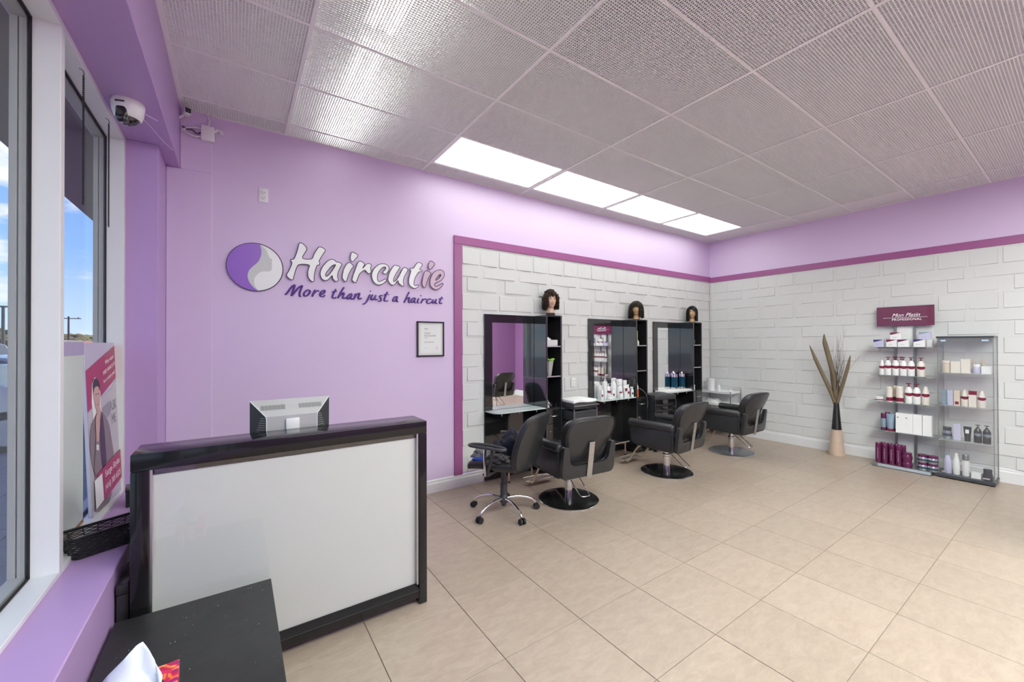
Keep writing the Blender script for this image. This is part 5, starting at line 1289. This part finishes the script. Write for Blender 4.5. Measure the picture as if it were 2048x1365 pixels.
# ------------------------------------------------------------------ glass display cabinet
t = thing('glass_cabinet', 'narrow glass display cabinet with dark grey top and base', 'display cabinet', (6.765, .830, 0))
hw, hd = .205, .150
G().rbox(-hd - .015, hd + .008, -hw - .008, hw + .014, .012, .045, .002, 1).obj('base', 'grey_case', t, 0)
for sx in (-.12, .12):
    for sy in (-.17, .17): G().cyl((sx, sy, 0), (sx, sy, .0118), .015, n=12).obj('foot', 'metal_grey', t)
G().rbox(-hd - .012, hd + .005, -hw - .006, hw + .012, 1.582, 1.604, .002, 1).obj('top', 'grey_case', t, 0)
G().box(-hd - .004, -hd, -hw, hw, .0455, 1.5815).obj('glass_door', 'case_glass', t, 0)
G().box(-hd + .004, hd, -hw, -hw + .004, .0455, 1.5815).obj('glass_side', 'case_glass', t, 0)
G().box(-hd + .004, hd, hw - .004, hw, .0455, 1.5815).obj('glass_side', 'case_glass', t, 0)
for sx, sy in ((-1, -1), (-1, 1), (1, -1), (1, 1)): G().box(sx * hd - .0045, sx * hd + .0045, sy * (hw + .0005) - .003, sy * (hw + .0005) + .003, .0455, 1.5815).obj('corner_edge', 'metal_grey', t, 0)
CZs = (1.192, .822, .435)
for z in CZs:
    G().box(-hd + .008, hd - .004, -hw + .006, hw - .006, z - .006, z).obj('glass_shelf', 'case_shelf', t, 0)
    for sy in (-1, 1): G().cyl((-hd + .02, sy * (hw - .0125), z - .012), (-hd + .02, sy * (hw - .0045), z - .012), .005, n=8).obj('shelf_pin', 'chrome', t)
for zz in (.075, 1.555):
    for sy, l in ((hw - .045, .04), (-hw + .055, .05)): G().box(-hd - .008, -hd - .0042, sy - l / 2, sy + l / 2, zz - .008, zz + .008).obj('hinge_plate', 'chrome', t, 0)
CXp = 6.765
def cb(u): return 1.028 - (u - 1880) * (.402 / 106.5)
g2 = 'products inside the glass cabinet'
def cab(kind, name, label, cat, u, z, dx=-.06, **k): return put(kind, name, label, cat, (CXp + dx, cb(u), z), FB, g2, **k)
cab(P_cyl, 'cream_canister', 'beige canister at the left end of the cabinet top shelf', 'canister', 1892, CZs[0], h=0.136, r=.034, body='beige_card', cap='cream_plastic', band=None)
cab(P_box, 'product_carton', 'first wide pale carton on the cabinet top shelf', 'box', 1912, CZs[0], w=.075, h=0.129, body='cream_plastic', sw=None)
cab(P_box, 'product_carton', 'second wide pale carton on the cabinet top shelf', 'box', 1932, CZs[0], w=.070, h=0.156, body='cream_plastic', sw=None)
cab(P_jar, 'lilac_jar', 'lilac jar on the cabinet top shelf', 'jar', 1953, CZs[0], h=0.102, r=.030, body='lavender', cap='white_plastic', band=None)
cab(P_box, 'product_carton', 'white low carton at the right end of the cabinet top shelf', 'box', 1972, CZs[0], w=.070, h=0.082, body='white_matte', sw=None)
rnd = random.Random(8)
for k, u in enumerate((1892, 1944, 1962)):  # tufts modelled in place of outdoor greenery reflected in the cabinet glass
    tt = thing('grass_reflection', 'modelled reflection of outside grass at the cabinet top shelf, %s one' % ['left', 'middle', 'right'][k], 'reflection', (CXp + .04, cb(u), CZs[0]), 0, 'reflected grass in the cabinet')
    g = G()
    for q in range(16):
        a, l = rnd.uniform(0, 6.3), rnd.uniform(.11, .19); s_ = rnd.uniform(.01, .035)
        g.tube([(0, 0, 0), (s_ * .4 * math.cos(a), s_ * .4 * math.sin(a), l * .6), (s_ * math.cos(a), s_ * math.sin(a), l)], .002, 4, radii=[.001, .0015, .003])
    tag(g.obj('reflected_blades', 'beige_card', tt, 60), kind='stuff'); G().lathe([(0, 0), (.015, 0), (.018, .05), (0, .05)], 14).obj('reflection_foot', 'cream_plastic', tt)
cab(P_box, 'product_carton', 'slim pale blue carton at the left of the cabinet second shelf', 'box', 1888, CZs[1], w=.036, d=.036, h=0.170, body='blue_grey', sw=None)
cab(P_box, 'product_carton', 'wider pale blue carton beside the slim one on the cabinet second shelf', 'box', 1901, CZs[1], w=.042, d=.04, h=0.170, body='lavender', sw=None)
o = cab(P_box, 'product_carton', 'beige carton with dark square on the cabinet second shelf', 'box', 1914, CZs[1], w=.046, d=.045, h=0.170, body='beige_card', sw=None)
G().box(-.014, .014, -.0235, -.0226, .016, .048).obj('printed_square', 'maroon', o, 0)
cab(P_cone, 'shampoo_bottle', 'left cream bottle with maroon band on the cabinet second shelf', 'bottle', 1929, CZs[1], h=0.184, r=.029, body='cream_plastic', cap='cream_plastic')
o = cab(P_box, 'product_carton', 'pink carton with maroon top on the cabinet second shelf', 'box', 1945, CZs[1], w=.056, d=.045, h=0.174, body='cream_plastic', sw=None)
G().box(-.0285, .0285, -.0235, .0235, .134, .1745).obj('printed_top', 'maroon', o, 0)
cab(P_cone, 'shampoo_bottle', 'right cream bottle with maroon band on the cabinet second shelf', 'bottle', 1962, CZs[1], h=0.184, r=.031, body='cream_plastic', cap='cream_plastic')
cab(P_jar, 'dark_jar', 'dark smoky jar at the left of the cabinet third shelf', 'jar', 1893, CZs[2], h=0.136, r=.038, body='silver_blue', cap='dark_jar', band='dark_jar')
cab(P_box, 'product_carton', 'lilac carton with white top on the cabinet third shelf', 'box', 1914, CZs[2], w=.055, d=.045, h=0.184, body='lavender', sw=None)
cab(P_tube, 'cream_tube', 'dark squeeze tube with white top on the cabinet third shelf', 'tube', 1934, CZs[2], h=0.163, w=.062, body='dark_jar', cap='dark_jar', band='white_matte')
for k, u in enumerate((1954, 1971)): cab(P_pump, 'dark_bottle', 'dark glass pump bottle on the cabinet third shelf, %s' % ['left one', 'right one'][k], 'bottle', u, CZs[2], h=0.197, r=.030, body='dark_jar', cap='dark_jar', band='silver_blue')
cab(P_cone, 'lilac_bottle', 'lilac-grey bottle at the left of the cabinet bottom', 'bottle', 1893, .0455, h=0.224, r=.034, body='lavender', cap='blue_grey', band=None)
cab(P_cone, 'white_bottle', 'white bottle with narrow neck on the cabinet bottom', 'bottle', 1911, .0455, h=0.238, r=.028, band=None)
cab(P_cyl, 'white_bottle', 'straight white bottle with grey-brown cap on the cabinet bottom', 'bottle', 1930, .0455, h=0.238, r=.029, cap='metal_grey', band=None, capf=.74)
cab(P_box, 'flat_carton', 'flat white carton lying on the cabinet bottom', 'box', 1951, .0455, w=.07, d=.09, h=0.054, body='white_matte', sw=None)
cab(P_jar, 'dark_jar', 'round dark jar at the right of the cabinet bottom', 'jar', 1972, .0455, h=0.116, r=.036, body='dark_jar', cap='dark_jar', band=None)

# ------------------------------------------------------------------ vase and dried leaves
VX, VY = 6.765, 2.025
t = thing('floor_vase', 'tall tapered floor vase, black above and beige ribbed below', 'vase', (VX, VY, 0))
g = G(); pr = [(0, 0), (.088, 0)]
for k in range(29): z = .006 + k * .0122; pr += [(.090 - .034 * (z / .355) ** 1.1 + .0012 * (k % 2), z)]
g.lathe(pr + [(0, .355)], 40).obj('beige_body', 'vase_beige', t, 50)
pr = [(0, .3555)]
for k in range(30): z = .356 + k * .0122; pr += [(.0565 - .028 * ((z - .356) / .36) ** .9 + .0008 * (k % 2), z)]
pr += [(.024, .715), (.022, .60), (0, .58)]
G().lathe(pr, 36).obj('black_neck', 'vase_black', t, 50)
t = thing('dried_leaves', 'dried olive strap leaves and curly twigs in the tall floor vase', 'dried plant', (VX, VY, .60))
def strap(pts, w, nm='leaf'):
    P_ = chaikin(pts, 2, False); n = len(P_); g = G(); vs = []
    for i, p in enumerate(P_):
        f = i / (n - 1); ww = w * (math.sin(PI * min(1, f * .62 + .19)) ** .8) * (1 if f < .75 else max(.04, (1 - f) / .25))
        d = Vector(P_[min(i + 1, n - 1)]) - Vector(P_[max(i - 1, 0)]); s = d.cross(Vector((1, .2, 0))).normalized()
        p = Vector(p)
        vs += [tuple(p - s * ww), tuple(p + Vector((-.004, 0, 0))), tuple(p + s * ww)]
    fs = []
    for i in range(n - 1):
        for k in (0, 1): fs.append((i * 3 + k, i * 3 + k + 1, (i + 1) * 3 + k + 1, (i + 1) * 3 + k))
    g.mesh(vs, fs); o = g.obj(nm, 'dry_leaf', t, 80); md = o.modifiers.new('s', 'SOLIDIFY'); md.thickness = .0025
strap([(0, 0, -.02), (-.01, .010, .12), (-.02, .10, .38), (-.04, .215, .68), (-.05, .290, .905)], .024)
strap([(0, 0, -.02), (-.005, -.005, .15), (-.02, .015, .45), (-.03, .080, .78), (-.04, .118, .95), (-.04, .120, 1.06)], .030)
strap([(0, 0, -.02), (-.01, -.015, .12), (-.02, -.08, .38), (-.03, -.14, .62), (-.03, -.165, .77)], .020)
strap([(0, 0, -.02), (.01, .012, .15), (.01, .045, .40), (.01, .070, .66)], .020)
rnd = random.Random(12)
for k in range(30):
    a, b = rnd.uniform(-.10, .08), rnd.uniform(-.05, .05); h = rnd.uniform(.6, 1.12)
    pts = [(0, 0, 0)]; n = 12; ph = rnd.uniform(0, 6)
    for i in range(1, n + 1):
        f = i / n; pts.append((b * f + .010 * math.sin(9 * f + ph) * f, a * f ** 1.3 + .016 * math.sin(11 * f + ph) * f ** .6, h * f))
    G().tube(pts, .0022, 5, radii=[.0026 * (1 - .65 * i / n) for i in range(n + 1)]).obj('twig', 'twig' if k % 3 else 'twig_pale', t, 60)
G().tube([(0, 0, 0), (-.01, -.05, .4), (-.02, -.16, .60), (-.02, -.262, .76)], .0018, 5).obj('twig', 'twig_pale', t, 60)

# ------------------------------------------------------------------ things on the styling stations
YS = YA
z78, z15, z11 = .7862, 1.508, 1.152
GS = 'bottles on the middle station shelf'
def gl(u, y): return None
def s2(kind, name, label, cat, x, y, **k): return put(kind, name, label, cat, (x, y, z78), R(-30), GS, **k)
s2(P_spray, 'spray_bottle', 'slim white spray bottle at the left front of the middle station shelf', 'bottle', 4.015, 3.735, h=.17, r=.020)
s2(P_tube, 'tall_tube', 'tall white tube standing behind the slim spray bottle on the middle shelf', 'tube', 4.10, 3.755, h=.235, w=.058, body='white_plastic', cap='white_plastic')
s2(P_pump, 'pump_bottle', 'white pump bottle with dark corner label behind the low jar', 'bottle', 4.20, 3.79, h=.20, r=.034, cap='white_plastic', band='maroon')
s2(P_jar, 'low_jar', 'wide low glossy white jar at the front of the middle station shelf', 'jar', 4.135, 3.700, h=.058, r=.046, band=None)
s2(P_spray, 'spray_bottle', 'small white spray bottle just above the low jar, middle station', 'bottle', 4.215, 3.715, h=.165, r=.021)
s2(P_pump, 'pump_bottle', 'tallest white pump bottle in the crowd on the middle station shelf', 'bottle', 4.305, 3.785, h=.275, r=.036, cap='white_plastic', band=None)
s2(P_spray, 'spray_bottle', 'fat white spray bottle with dark label band on the middle station shelf', 'bottle', 4.345, 3.715, h=.215, r=.034)
s2(P_jar, 'white_tub', 'white tub with faint pink print at the front of the middle station shelf', 'jar', 4.325, 3.675, h=.068, r=.027, band=None)
s2(P_cyl, 'white_canister', 'white canister with wide lid standing high at the back of the middle station shelf', 'canister', 4.455, 3.815, h=.245, r=.042, band=None, capf=.72)
s2(P_tube, 'white_tube', 'white squeeze tube with magenta patch on the middle station shelf', 'tube', 4.435, 3.690, h=.165, w=.068, body='white_plastic', cap='white_plastic', band='maroon')
s2(P_spray, 'spray_bottle', 'slim white trigger bottle right of the magenta-patch tube', 'bottle', 4.515, 3.715, h=.19, r=.022)
s2(P_cyl, 'white_canister', 'white double-capped canister right at the back of the middle station shelf', 'canister', 4.56, 3.81, h=.225, r=.030, band=None, capf=.62)
s2(P_spray, 'spray_bottle', 'small white spray bottle at the right end of the middle station shelf', 'bottle', 4.560, 3.680, h=.155, r=.021)
s2(P_cone, 'white_bottle', 'plain white bottle at the left back of the middle station shelf', 'bottle', 4.06, 3.82, h=.20, r=.030, band=None)
def col_item(kind, name, label, cat, st, dx, z, dy=-.17, rz=0.0, **k): return put(kind, name, label, cat, (SX[st] + dx, YS + dy, z), rz, None, **k)
# station 1 column
t = thing('dotted_box', 'white box with black dots holding tissue rolls on the first station', 'box', (SX[0] + .800, YS - .17, z15))
G().box(-.070, .085, -.075, .05, 0, .072).obj('carton', 'white_matte', t, 0)
g = G()
for r in range(5):
    for k in range(11):
        x = -.064 + k * .0142 + (.0071 if r % 2 else 0)
        if x < .08: g.prism([(x - .0042, .010 + r * .0135), (x, .0055 + r * .0135), (x + .0042, .010 + r * .0135), (x, .0145 + r * .0135)], lambda a, b, d: (a, d, b), -.0758, -.0750)
g.obj('printed_dots', 'print', t, 0)
for k, x in enumerate((-.045, -.015, .012)): G().cyl((x, -.01, .065), (x, -.01, .118 - .014 * k), .017, n=14).obj('paper_roll', 'white_matte', t)
t = thing('comb_pot', 'grey tapered pot holding combs and bright green clips on the first station', 'pot', (SX[0] + .800, YS - .17, z11))
G().lathe([(0, 0), (.040, 0), (.068, .175), (.063, .172), (.036, .01), (0, .01)], 6).obj('pot', 'silver', t, 20)
rnd = random.Random(4)
for k in range(6): G().rbox(-.006, .006, -.003, .003, 0, rnd.uniform(.17, .215), .002, 1).obj('comb', 'black_lam', t, 0, loc=(rnd.uniform(-.04, .03), rnd.uniform(-.04, .0), .01), rot=(rnd.uniform(-.15, .15), rnd.uniform(-.25, .25), rnd.uniform(0, 3)))
for k in range(9): G().sphere((0, 0, 0), .014, 8, (1.2, .5, .7)).obj('clip', 'leaf_green', t, 60, loc=(-.02 + .010 * k, -.045 + rnd.uniform(-.01, .02), .19 + rnd.uniform(-.012, .018)), rot=(rnd.uniform(-1, 1), rnd.uniform(-1, 1), 0))
put(P_pump, 'pump_bottle', 'small clear-white pump bottle on the first station drawer top', 'bottle', (SX[0] + .752, YS - .225, .7802), 0, None, h=.085, r=.016, body='white_plastic', cap='white_plastic', band=None)
for k, (dx, dy, l, rz) in enumerate(((.84, -.20, .17, 30), (.81, -.13, .18, -20))):
    t = thing('hair_clipper', 'black hair clipper lying on the first station drawer top, %s' % ['front one', 'rear one'][k], 'clipper', (SX[0] + dx, YS + dy, .7802), R(rz), 'clippers on the first station')
    G().rbox(-l / 2, l / 2, -.020, .020, 0, .038, .014, 3).obj('body', 'black_gloss', t); G().rbox(l / 2, l / 2 + .018, -.018, .018, .004, .028, .003, 1).obj('blade', 'steel', t)
    G().tube(chaikin([(-l / 2, 0, .02), (-l / 2 - .03, .01, .05), (-l / 2 - .02, .02, .07), (-l / 2 + .03, .015, .05), (0, .0, .045)], 2, False), .004, 6).obj('cable', 'black_lam', t, 60)
# station 2 column
col_item(P_cyl, 'lotion_bottle', 'green-yellow lotion bottle on the upper shelf of the middle station', 'bottle', 1, .755, z15, h=.205, r=.032, body='green_yellow', cap='green_yellow', band=None, dy=-.20)
col_item(P_cone, 'tiny_bottle', 'tiny white bottle beside the green-yellow one, middle station', 'bottle', 1, .812, z15, h=.07, r=.014, band=None, dy=-.20)
col_item(P_cone, 'pale_bottle', 'pale bottle on the lower open shelf of the middle station', 'bottle', 1, .745, z11, h=.15, r=.022, body='cream_plastic', cap='white_plastic', band=None, dy=-.21)
t = thing('orange_bottle', 'orange liquid bottle with white nozzle on the middle station drawer top', 'bottle', (SX[1] + .748, YS - .225, .7802))
G().lathe([(0, 0), (.024, 0), (.024, .11), (0, .11)], 20).obj('liquid_body', 'orange', t); G().lathe([(0, .1105), (.023, .1105), (.021, .15), (.010, .175), (.008, .215), (0, .215)], 18).obj('nozzle', 'white_plastic', t)
o = G().tube(chaikin([(SX[1] + .80, YS - .23, .90), (SX[1] + .85, YS - .262, .86), (SX[1] + .90, YS - .275, .80), (SX[1] + .93, YS - .272, .70), (SX[1] + .925, YS - .268, .62)], 2, False), .004, 6).obj('power_cord', 'metal_grey', None, 60); tag(o, 'grey power cord drooping over the middle station drawers', 'cord')
# station 3
for k, (x, y) in enumerate(((5.742, 3.806), (5.922, 3.788))):
    t = thing('disinfectant_jar', 'blue disinfectant jar with chrome lid on the corner station shelf, %s' % ['left one', 'right one'][k], 'jar', (x, y, .8125), 0, 'blue jars on the corner station')
    G().lathe([(0, 0), (.056, 0), (.056, .022), (.050, .026), (0, .026)], 28).obj('chrome_base', 'chrome', t)
    G().lathe([(0, .0262), (.048, .0262), (.048, .185), (0, .185)], 28).obj('blue_liquid', 'blue_liquid', t)
    G().lathe([(0, .1852), (.048, .1852), (.047, .215), (.046, .235), (.018, .245), (.010, .262), (0, .264)], 28).obj('chrome_lid', 'chrome', t)
    for a in range(6): G().cyl((.030 * math.cos(a), .030 * math.sin(a), .19), (.030 * math.cos(a), .030 * math.sin(a), .225), .004, n=6).obj('comb_tip', 'black_lam', t)
o = G().rbox(0, .66, -.215, 0, 0, .020, .008, 2, lambda v: (v.x, v.y, v.z + (.004 * math.sin(v.x * 23) if v.z > .01 else 0)), 3).obj('white_towel', 'towel', None, 60, loc=(SX[2] + .012, YS - .040, .7868)); tag(o, 'white towel spread over the glass shelf of the corner station', 'towel')
col_item(P_box, 'white_carton', 'small white box on the corner station drawer top', 'box', 2, .755, .7802, w=.05, d=.07, h=.085, sw=None, dy=-.20)
t = thing('comb_cup', 'black cup with white combs on the upper shelf of the corner station', 'cup', (SX[2] + .812, YS - .19, z15))
G().lathe([(0, 0), (.028, 0), (.034, .075), (.031, .073), (.026, .006), (0, .006)], 18).obj('cup', 'black_gloss', t)
for k, x in enumerate((-.012, .010)): G().rbox(x - .007, x + .007, -.004, .004, .01, .145, .002, 1).obj('comb', 'white_matte', t, 0)
put(P_cone, 'pale_bottle', 'pale bottle at the upper shelf edge of the corner station', 'bottle', (SX[2] + .735, YS - .20, z15), 0, None, h=.13, r=.018, body='cream_plastic', cap='white_plastic', band=None)
# tiered trolley contents
t = thing('paper_roll', 'upright roll of white paper on the tiered trolley', 'paper roll', (6.66, 3.73, .7062))
G().lathe([(0, 0), (.062, 0), (.062, .225), (.020, .225), (.020, .215), (0, .215)], 28).obj('roll', 'white_matte', t)
t = thing('soap_pump', 'small clear pump bottle beside the paper roll on the tiered trolley', 'bottle', (6.72, 3.62, .7062)); P_pump(t, h=.15, r=.022, body='white_plastic', cap='white_plastic', band=None)
o = G().mesh([(-.10, -.12, 0), (.10, -.12, 0), (.10, .12, 0), (-.10, .12, 0), (-.06, -.06, .06), (.05, -.05, .10), (.05, .06, .08), (-.05, .06, .10)], [(0, 1, 5, 4), (1, 2, 6, 5), (2, 3, 7, 6), (3, 0, 4, 7), (4, 5, 6, 7), (0, 3, 2, 1)]).obj('crumpled_cloth', 'towel', None, 80, loc=(6.70, 3.70, .5062)); tag(o, 'crumpled white cloth on the middle tier of the tiered trolley', 'cloth')

# ------------------------------------------------------------------ outside the window
GZ = -.10
gr = struct('ground')
def asph():
    return mat('asphalt', (.17, .175, .19), .75, var=.35, scale=1.2, bump=.2, bscale=40)
M['asphalt'] = asph(); M['pave'] = mat('pavement', (.21, .21, .235), .8, var=.15, scale=4)
G().box(-90, -3.0, -30, 160, GZ - .3, GZ - .02).obj('car_park', 'asphalt', gr, 0)
G().box(-3.0, -.76, -10, 60, GZ - .3, GZ - .012).obj('pavement_bed', 'grout', gr, 0)
pv = {}
sz = .46
cnt = 0
pm = G().box(.004, sz - .004, .004, sz - .004, -.012, 0).data('paving_slab', 'pave', 0)
for i in range(5):
    for j in range(4, 40):
        link('paving_slab', pm, gr, (-3.0 + i * sz, j * sz, GZ))
for k, y in enumerate((6, 9, 12, 15, 18, 21)): G().box(-8.4, -3.3, y - .06, y + .06, GZ - .0195, GZ - .016).obj('parking_line', 'white_trim', gr, 0)
ca = struct('canopy')
G().box(-1.39, -.76, -4, 14, 3.0, 3.35).obj('fascia_and_soffit', mat('brown_soffit', (.17, .145, .13), .7, var=.12, scale=20, stretch=(1, 14, 1)), ca, 0)
G().box(-.725, -.60, YA + .16, 14, -.3, 3.0).obj('neighbour_wall', 'alu_grey', ca, 0)

def car(label, loc, rz, paint):
    t = thing('car', label, 'car', loc, rz, 'parked cars outside')
    prof = [(-2.15, .30), (-2.20, .62), (-2.10, .80), (-1.55, .90), (-1.10, 1.25), (-.55, 1.44), (.35, 1.45), (.95, 1.20), (1.30, .98), (2.00, .85), (2.22, .62), (2.22, .32), (1.80, .22), (-1.8, .22)]
    def fn(a, b, d):
        k = max(0, b - .85); return (a, d * (1 - .42 * k), b)
    G().prism(chaikin(prof, 1), fn, -.88, .88, .05, 3).obj('body', paint, t)
    gl_ = [(-1.40, .98), (-1.02, 1.24), (-.52, 1.37), (.32, 1.38), (.86, 1.17), (1.12, .99)]
    for s in (-1, 1):
        def f2(a, b, d): 
            k = max(0, b - .85); return (a, s * (.885 * (1 - .42 * k)) + s * d, b)
        G().prism(gl_, f2, 0, .006).obj('side_window', 'black_gloss', t, 0)
        G().rbox(.80, .95, min(s * .90, s * 1.0), max(s * .90, s * 1.0), .98, 1.08, .02, 2).obj('door_mirror', paint, t)
        for x in (-1.35, 1.38):
            w = G().cyl((x, s * .74, .32), (x, s * .905, .32), .32, n=28).obj('wheel', 'gasket', t)
            G().cyl((x, s * .9055, .32), (x, s * .915, .32), .20, n=24).obj('hub_cap', 'silver', w)
        G().rbox(1.90, 2.16, min(s * .55, s * .80), max(s * .55, s * .80), .62, .74, .03, 2).obj('headlight', 'white_plastic', t)
    G().box(.62, 1.22, -.66, .66, 1.03, 1.33).map(lambda v: (v.x if v.z < 1.1 else v.x - .05, v.y * (1 if v.z < 1.1 else .92), v.z)).obj('windscreen', 'black_gloss', t, 0)
    G().box(2.17, 2.235, -.26, .26, .40, .52).obj('number_plate', 'white_plastic', t, 0)
    G().rbox(2.10, 2.235, -.80, .80, .26, .37, .02, 2).obj('bumper', 'charcoal', t)
M['car_silver'] = mat('car_paint_champagne', (.52, .48, .43), .25, .4, var=.05, coat=.5)
M['car_blue'] = mat('car_paint_blue_grey', (.09, .14, .22), .22, .4, var=.05, coat=.5)
car('champagne silver car parked nose-in outside the left window', (-4.25, 10.3, GZ - .02), 0, 'car_silver')
car('dark blue-grey car parked beyond the silver one', (-4.35, 13.3, GZ - .02), 0, 'car_blue')

def lamp_post(label, loc, h, cat='street lamp'):
    t = thing('street_lamp', label, cat, loc)
    G().cyl((0, 0, 0), (0, 0, h), .075, .055, n=12).obj('pole', 'grey_case', t)
    G().box(-.55, .55, -.05, .05, h, h + .08).obj('arm', 'grey_case', t, 0)
    for s in (-.55, .35): G().rbox(s - .1, s + .35, -.16, .16, h - .05, h + .06, .02, 1).obj('lamp_head', 'grey_case', t)
lamp_post('tall dark street lamp in the car park outside the left window', (-9.6, 31, GZ - .02), 3.55)
t = thing('utility_pole', 'slender utility pole with crossarm far beyond the poster', 'pole', (-14.2, 60, GZ - .02))
G().cyl((0, 0, 0), (0, 0, 4.6), .09, .07, n=10).obj('pole', 'twig', t); G().box(-.9, .9, -.04, .04, 4.35, 4.43).obj('crossarm', 'twig', t, 0)
for s in (-.7, .7): G().cyl((s, 0, 4.43), (s, 0, 4.55), .05, n=8).obj('insulator', 'metal_grey', t)
t = thing('road_sign', 'grey octagonal road sign on a white post outside', 'road sign', (-7.05, 22.0, GZ - .02), R(-15))
G().cyl((0, 0, 0), (0, 0, 1.75), .05, n=8).obj('post', 'white_trim', t); G().cyl((0, .06, 1.35), (0, .09, 1.35), .42, n=8).obj('sign_face', 'alu_grey', t, 0)

# distant shop building with a red roof
t = thing('shop_building', 'low cream building with reddish roof far across the car park', 'building', (-17, 62, GZ - .02))
G().box(-7, 14, 0, 9, 0, 1.25).obj('wall', 'cream_plastic', t, 0)
G().prism([(-.6, 1.25), (9.6, 1.25), (4.5, 2.1)], lambda a, b, d: (d, a, b), -7.5, 14.5).obj('roof', mat('red_roof', (.30, .10, .07), .7, var=.15), t, 0)
for k in range(6): G().box(-5.5 + k * 3.1, -3.9 + k * 3.1, -.05, -.001, .35, 1.0).obj('window', 'black_gloss', t, 0)
# wooded hill
def hill(name, label, c, rx, ry, h, m, seed):
    g = G(); t_ = bmesh.new(); bmesh.ops.create_icosphere(t_, subdivisions=6, radius=1)
    for v in t_.verts:
        p = v.co.copy(); n = noise.noise(p * 3 + Vector((seed, 0, 0))) * .16 + noise.noise(p * 12) * .07 + noise.noise(p * 30) * .035
        v.co = (p.x * rx * (1 + n * .3), p.y * ry * (1 + n * .3), max(-.5, p.z * h * (1 + n)))
    me = bpy.data.meshes.new('t'); t_.to_mesh(me); t_.free(); g.bm.from_mesh(me); bpy.data.meshes.remove(me)
    rn = random.Random(int(seed))
    for k in range(1300):
        a, b = rn.uniform(0, 2 * PI), rn.uniform(.05, 1.0)
        z = math.sqrt(max(0, 1 - b * b)); g.sphere((math.cos(a) * rx * b, math.sin(a) * ry * b, z * h * .95), rn.uniform(.5, 1.3) * rx / 60, 6, (1.2, 1.2, 1))
    return tag(g.obj(name, m, None, 80, loc=c), label, 'woods', None, 'stuff')
M['foliage'] = mat('autumn_foliage', (.095, .085, .020), .9, var=.75, scale=.45, bump=1.0, bscale=1.5)
M['foliage2'] = mat('green_foliage', (.075, .065, .02), .9, var=.75, scale=.22, bump=1.0, bscale=1)
hill('woodland', 'wooded hillside in early autumn colours on the horizon, left part', (-95, 210, GZ - .5), 90, 45, 5.6, 'foliage', 1.0)
hill('woodland', 'wooded hillside on the horizon seen above the window poster', (-30, 420, GZ - .5), 70, 40, 10.5, 'foliage2', 4.0)
for k, (x, y, h) in enumerate(((-17, 52, 3.6), (-19.5, 47, 3.0), (-14.5, 47, 2.6))):
    t = thing('roadside_tree', 'roadside tree beyond the street lamp, %s' % ['tallest', 'middle', 'smallest'][k], 'tree', (x, y, GZ - .02), 0, 'roadside trees')
    G().cyl((0, 0, 0), (0, 0, h * .5), .14, .09, n=8).obj('trunk', 'twig', t)
    g = G(); rnd = random.Random(k)
    for q in range(60):
        a, b, c_ = rnd.gauss(0, .5), rnd.gauss(0, .5), rnd.gauss(0, .34); g.sphere((a * h * .32, b * h * .32, h * .68 + c_ * h * .30), rnd.uniform(.16, .34), 6)
    tag(g.obj('crown', 'foliage', t, 80), kind='stuff')
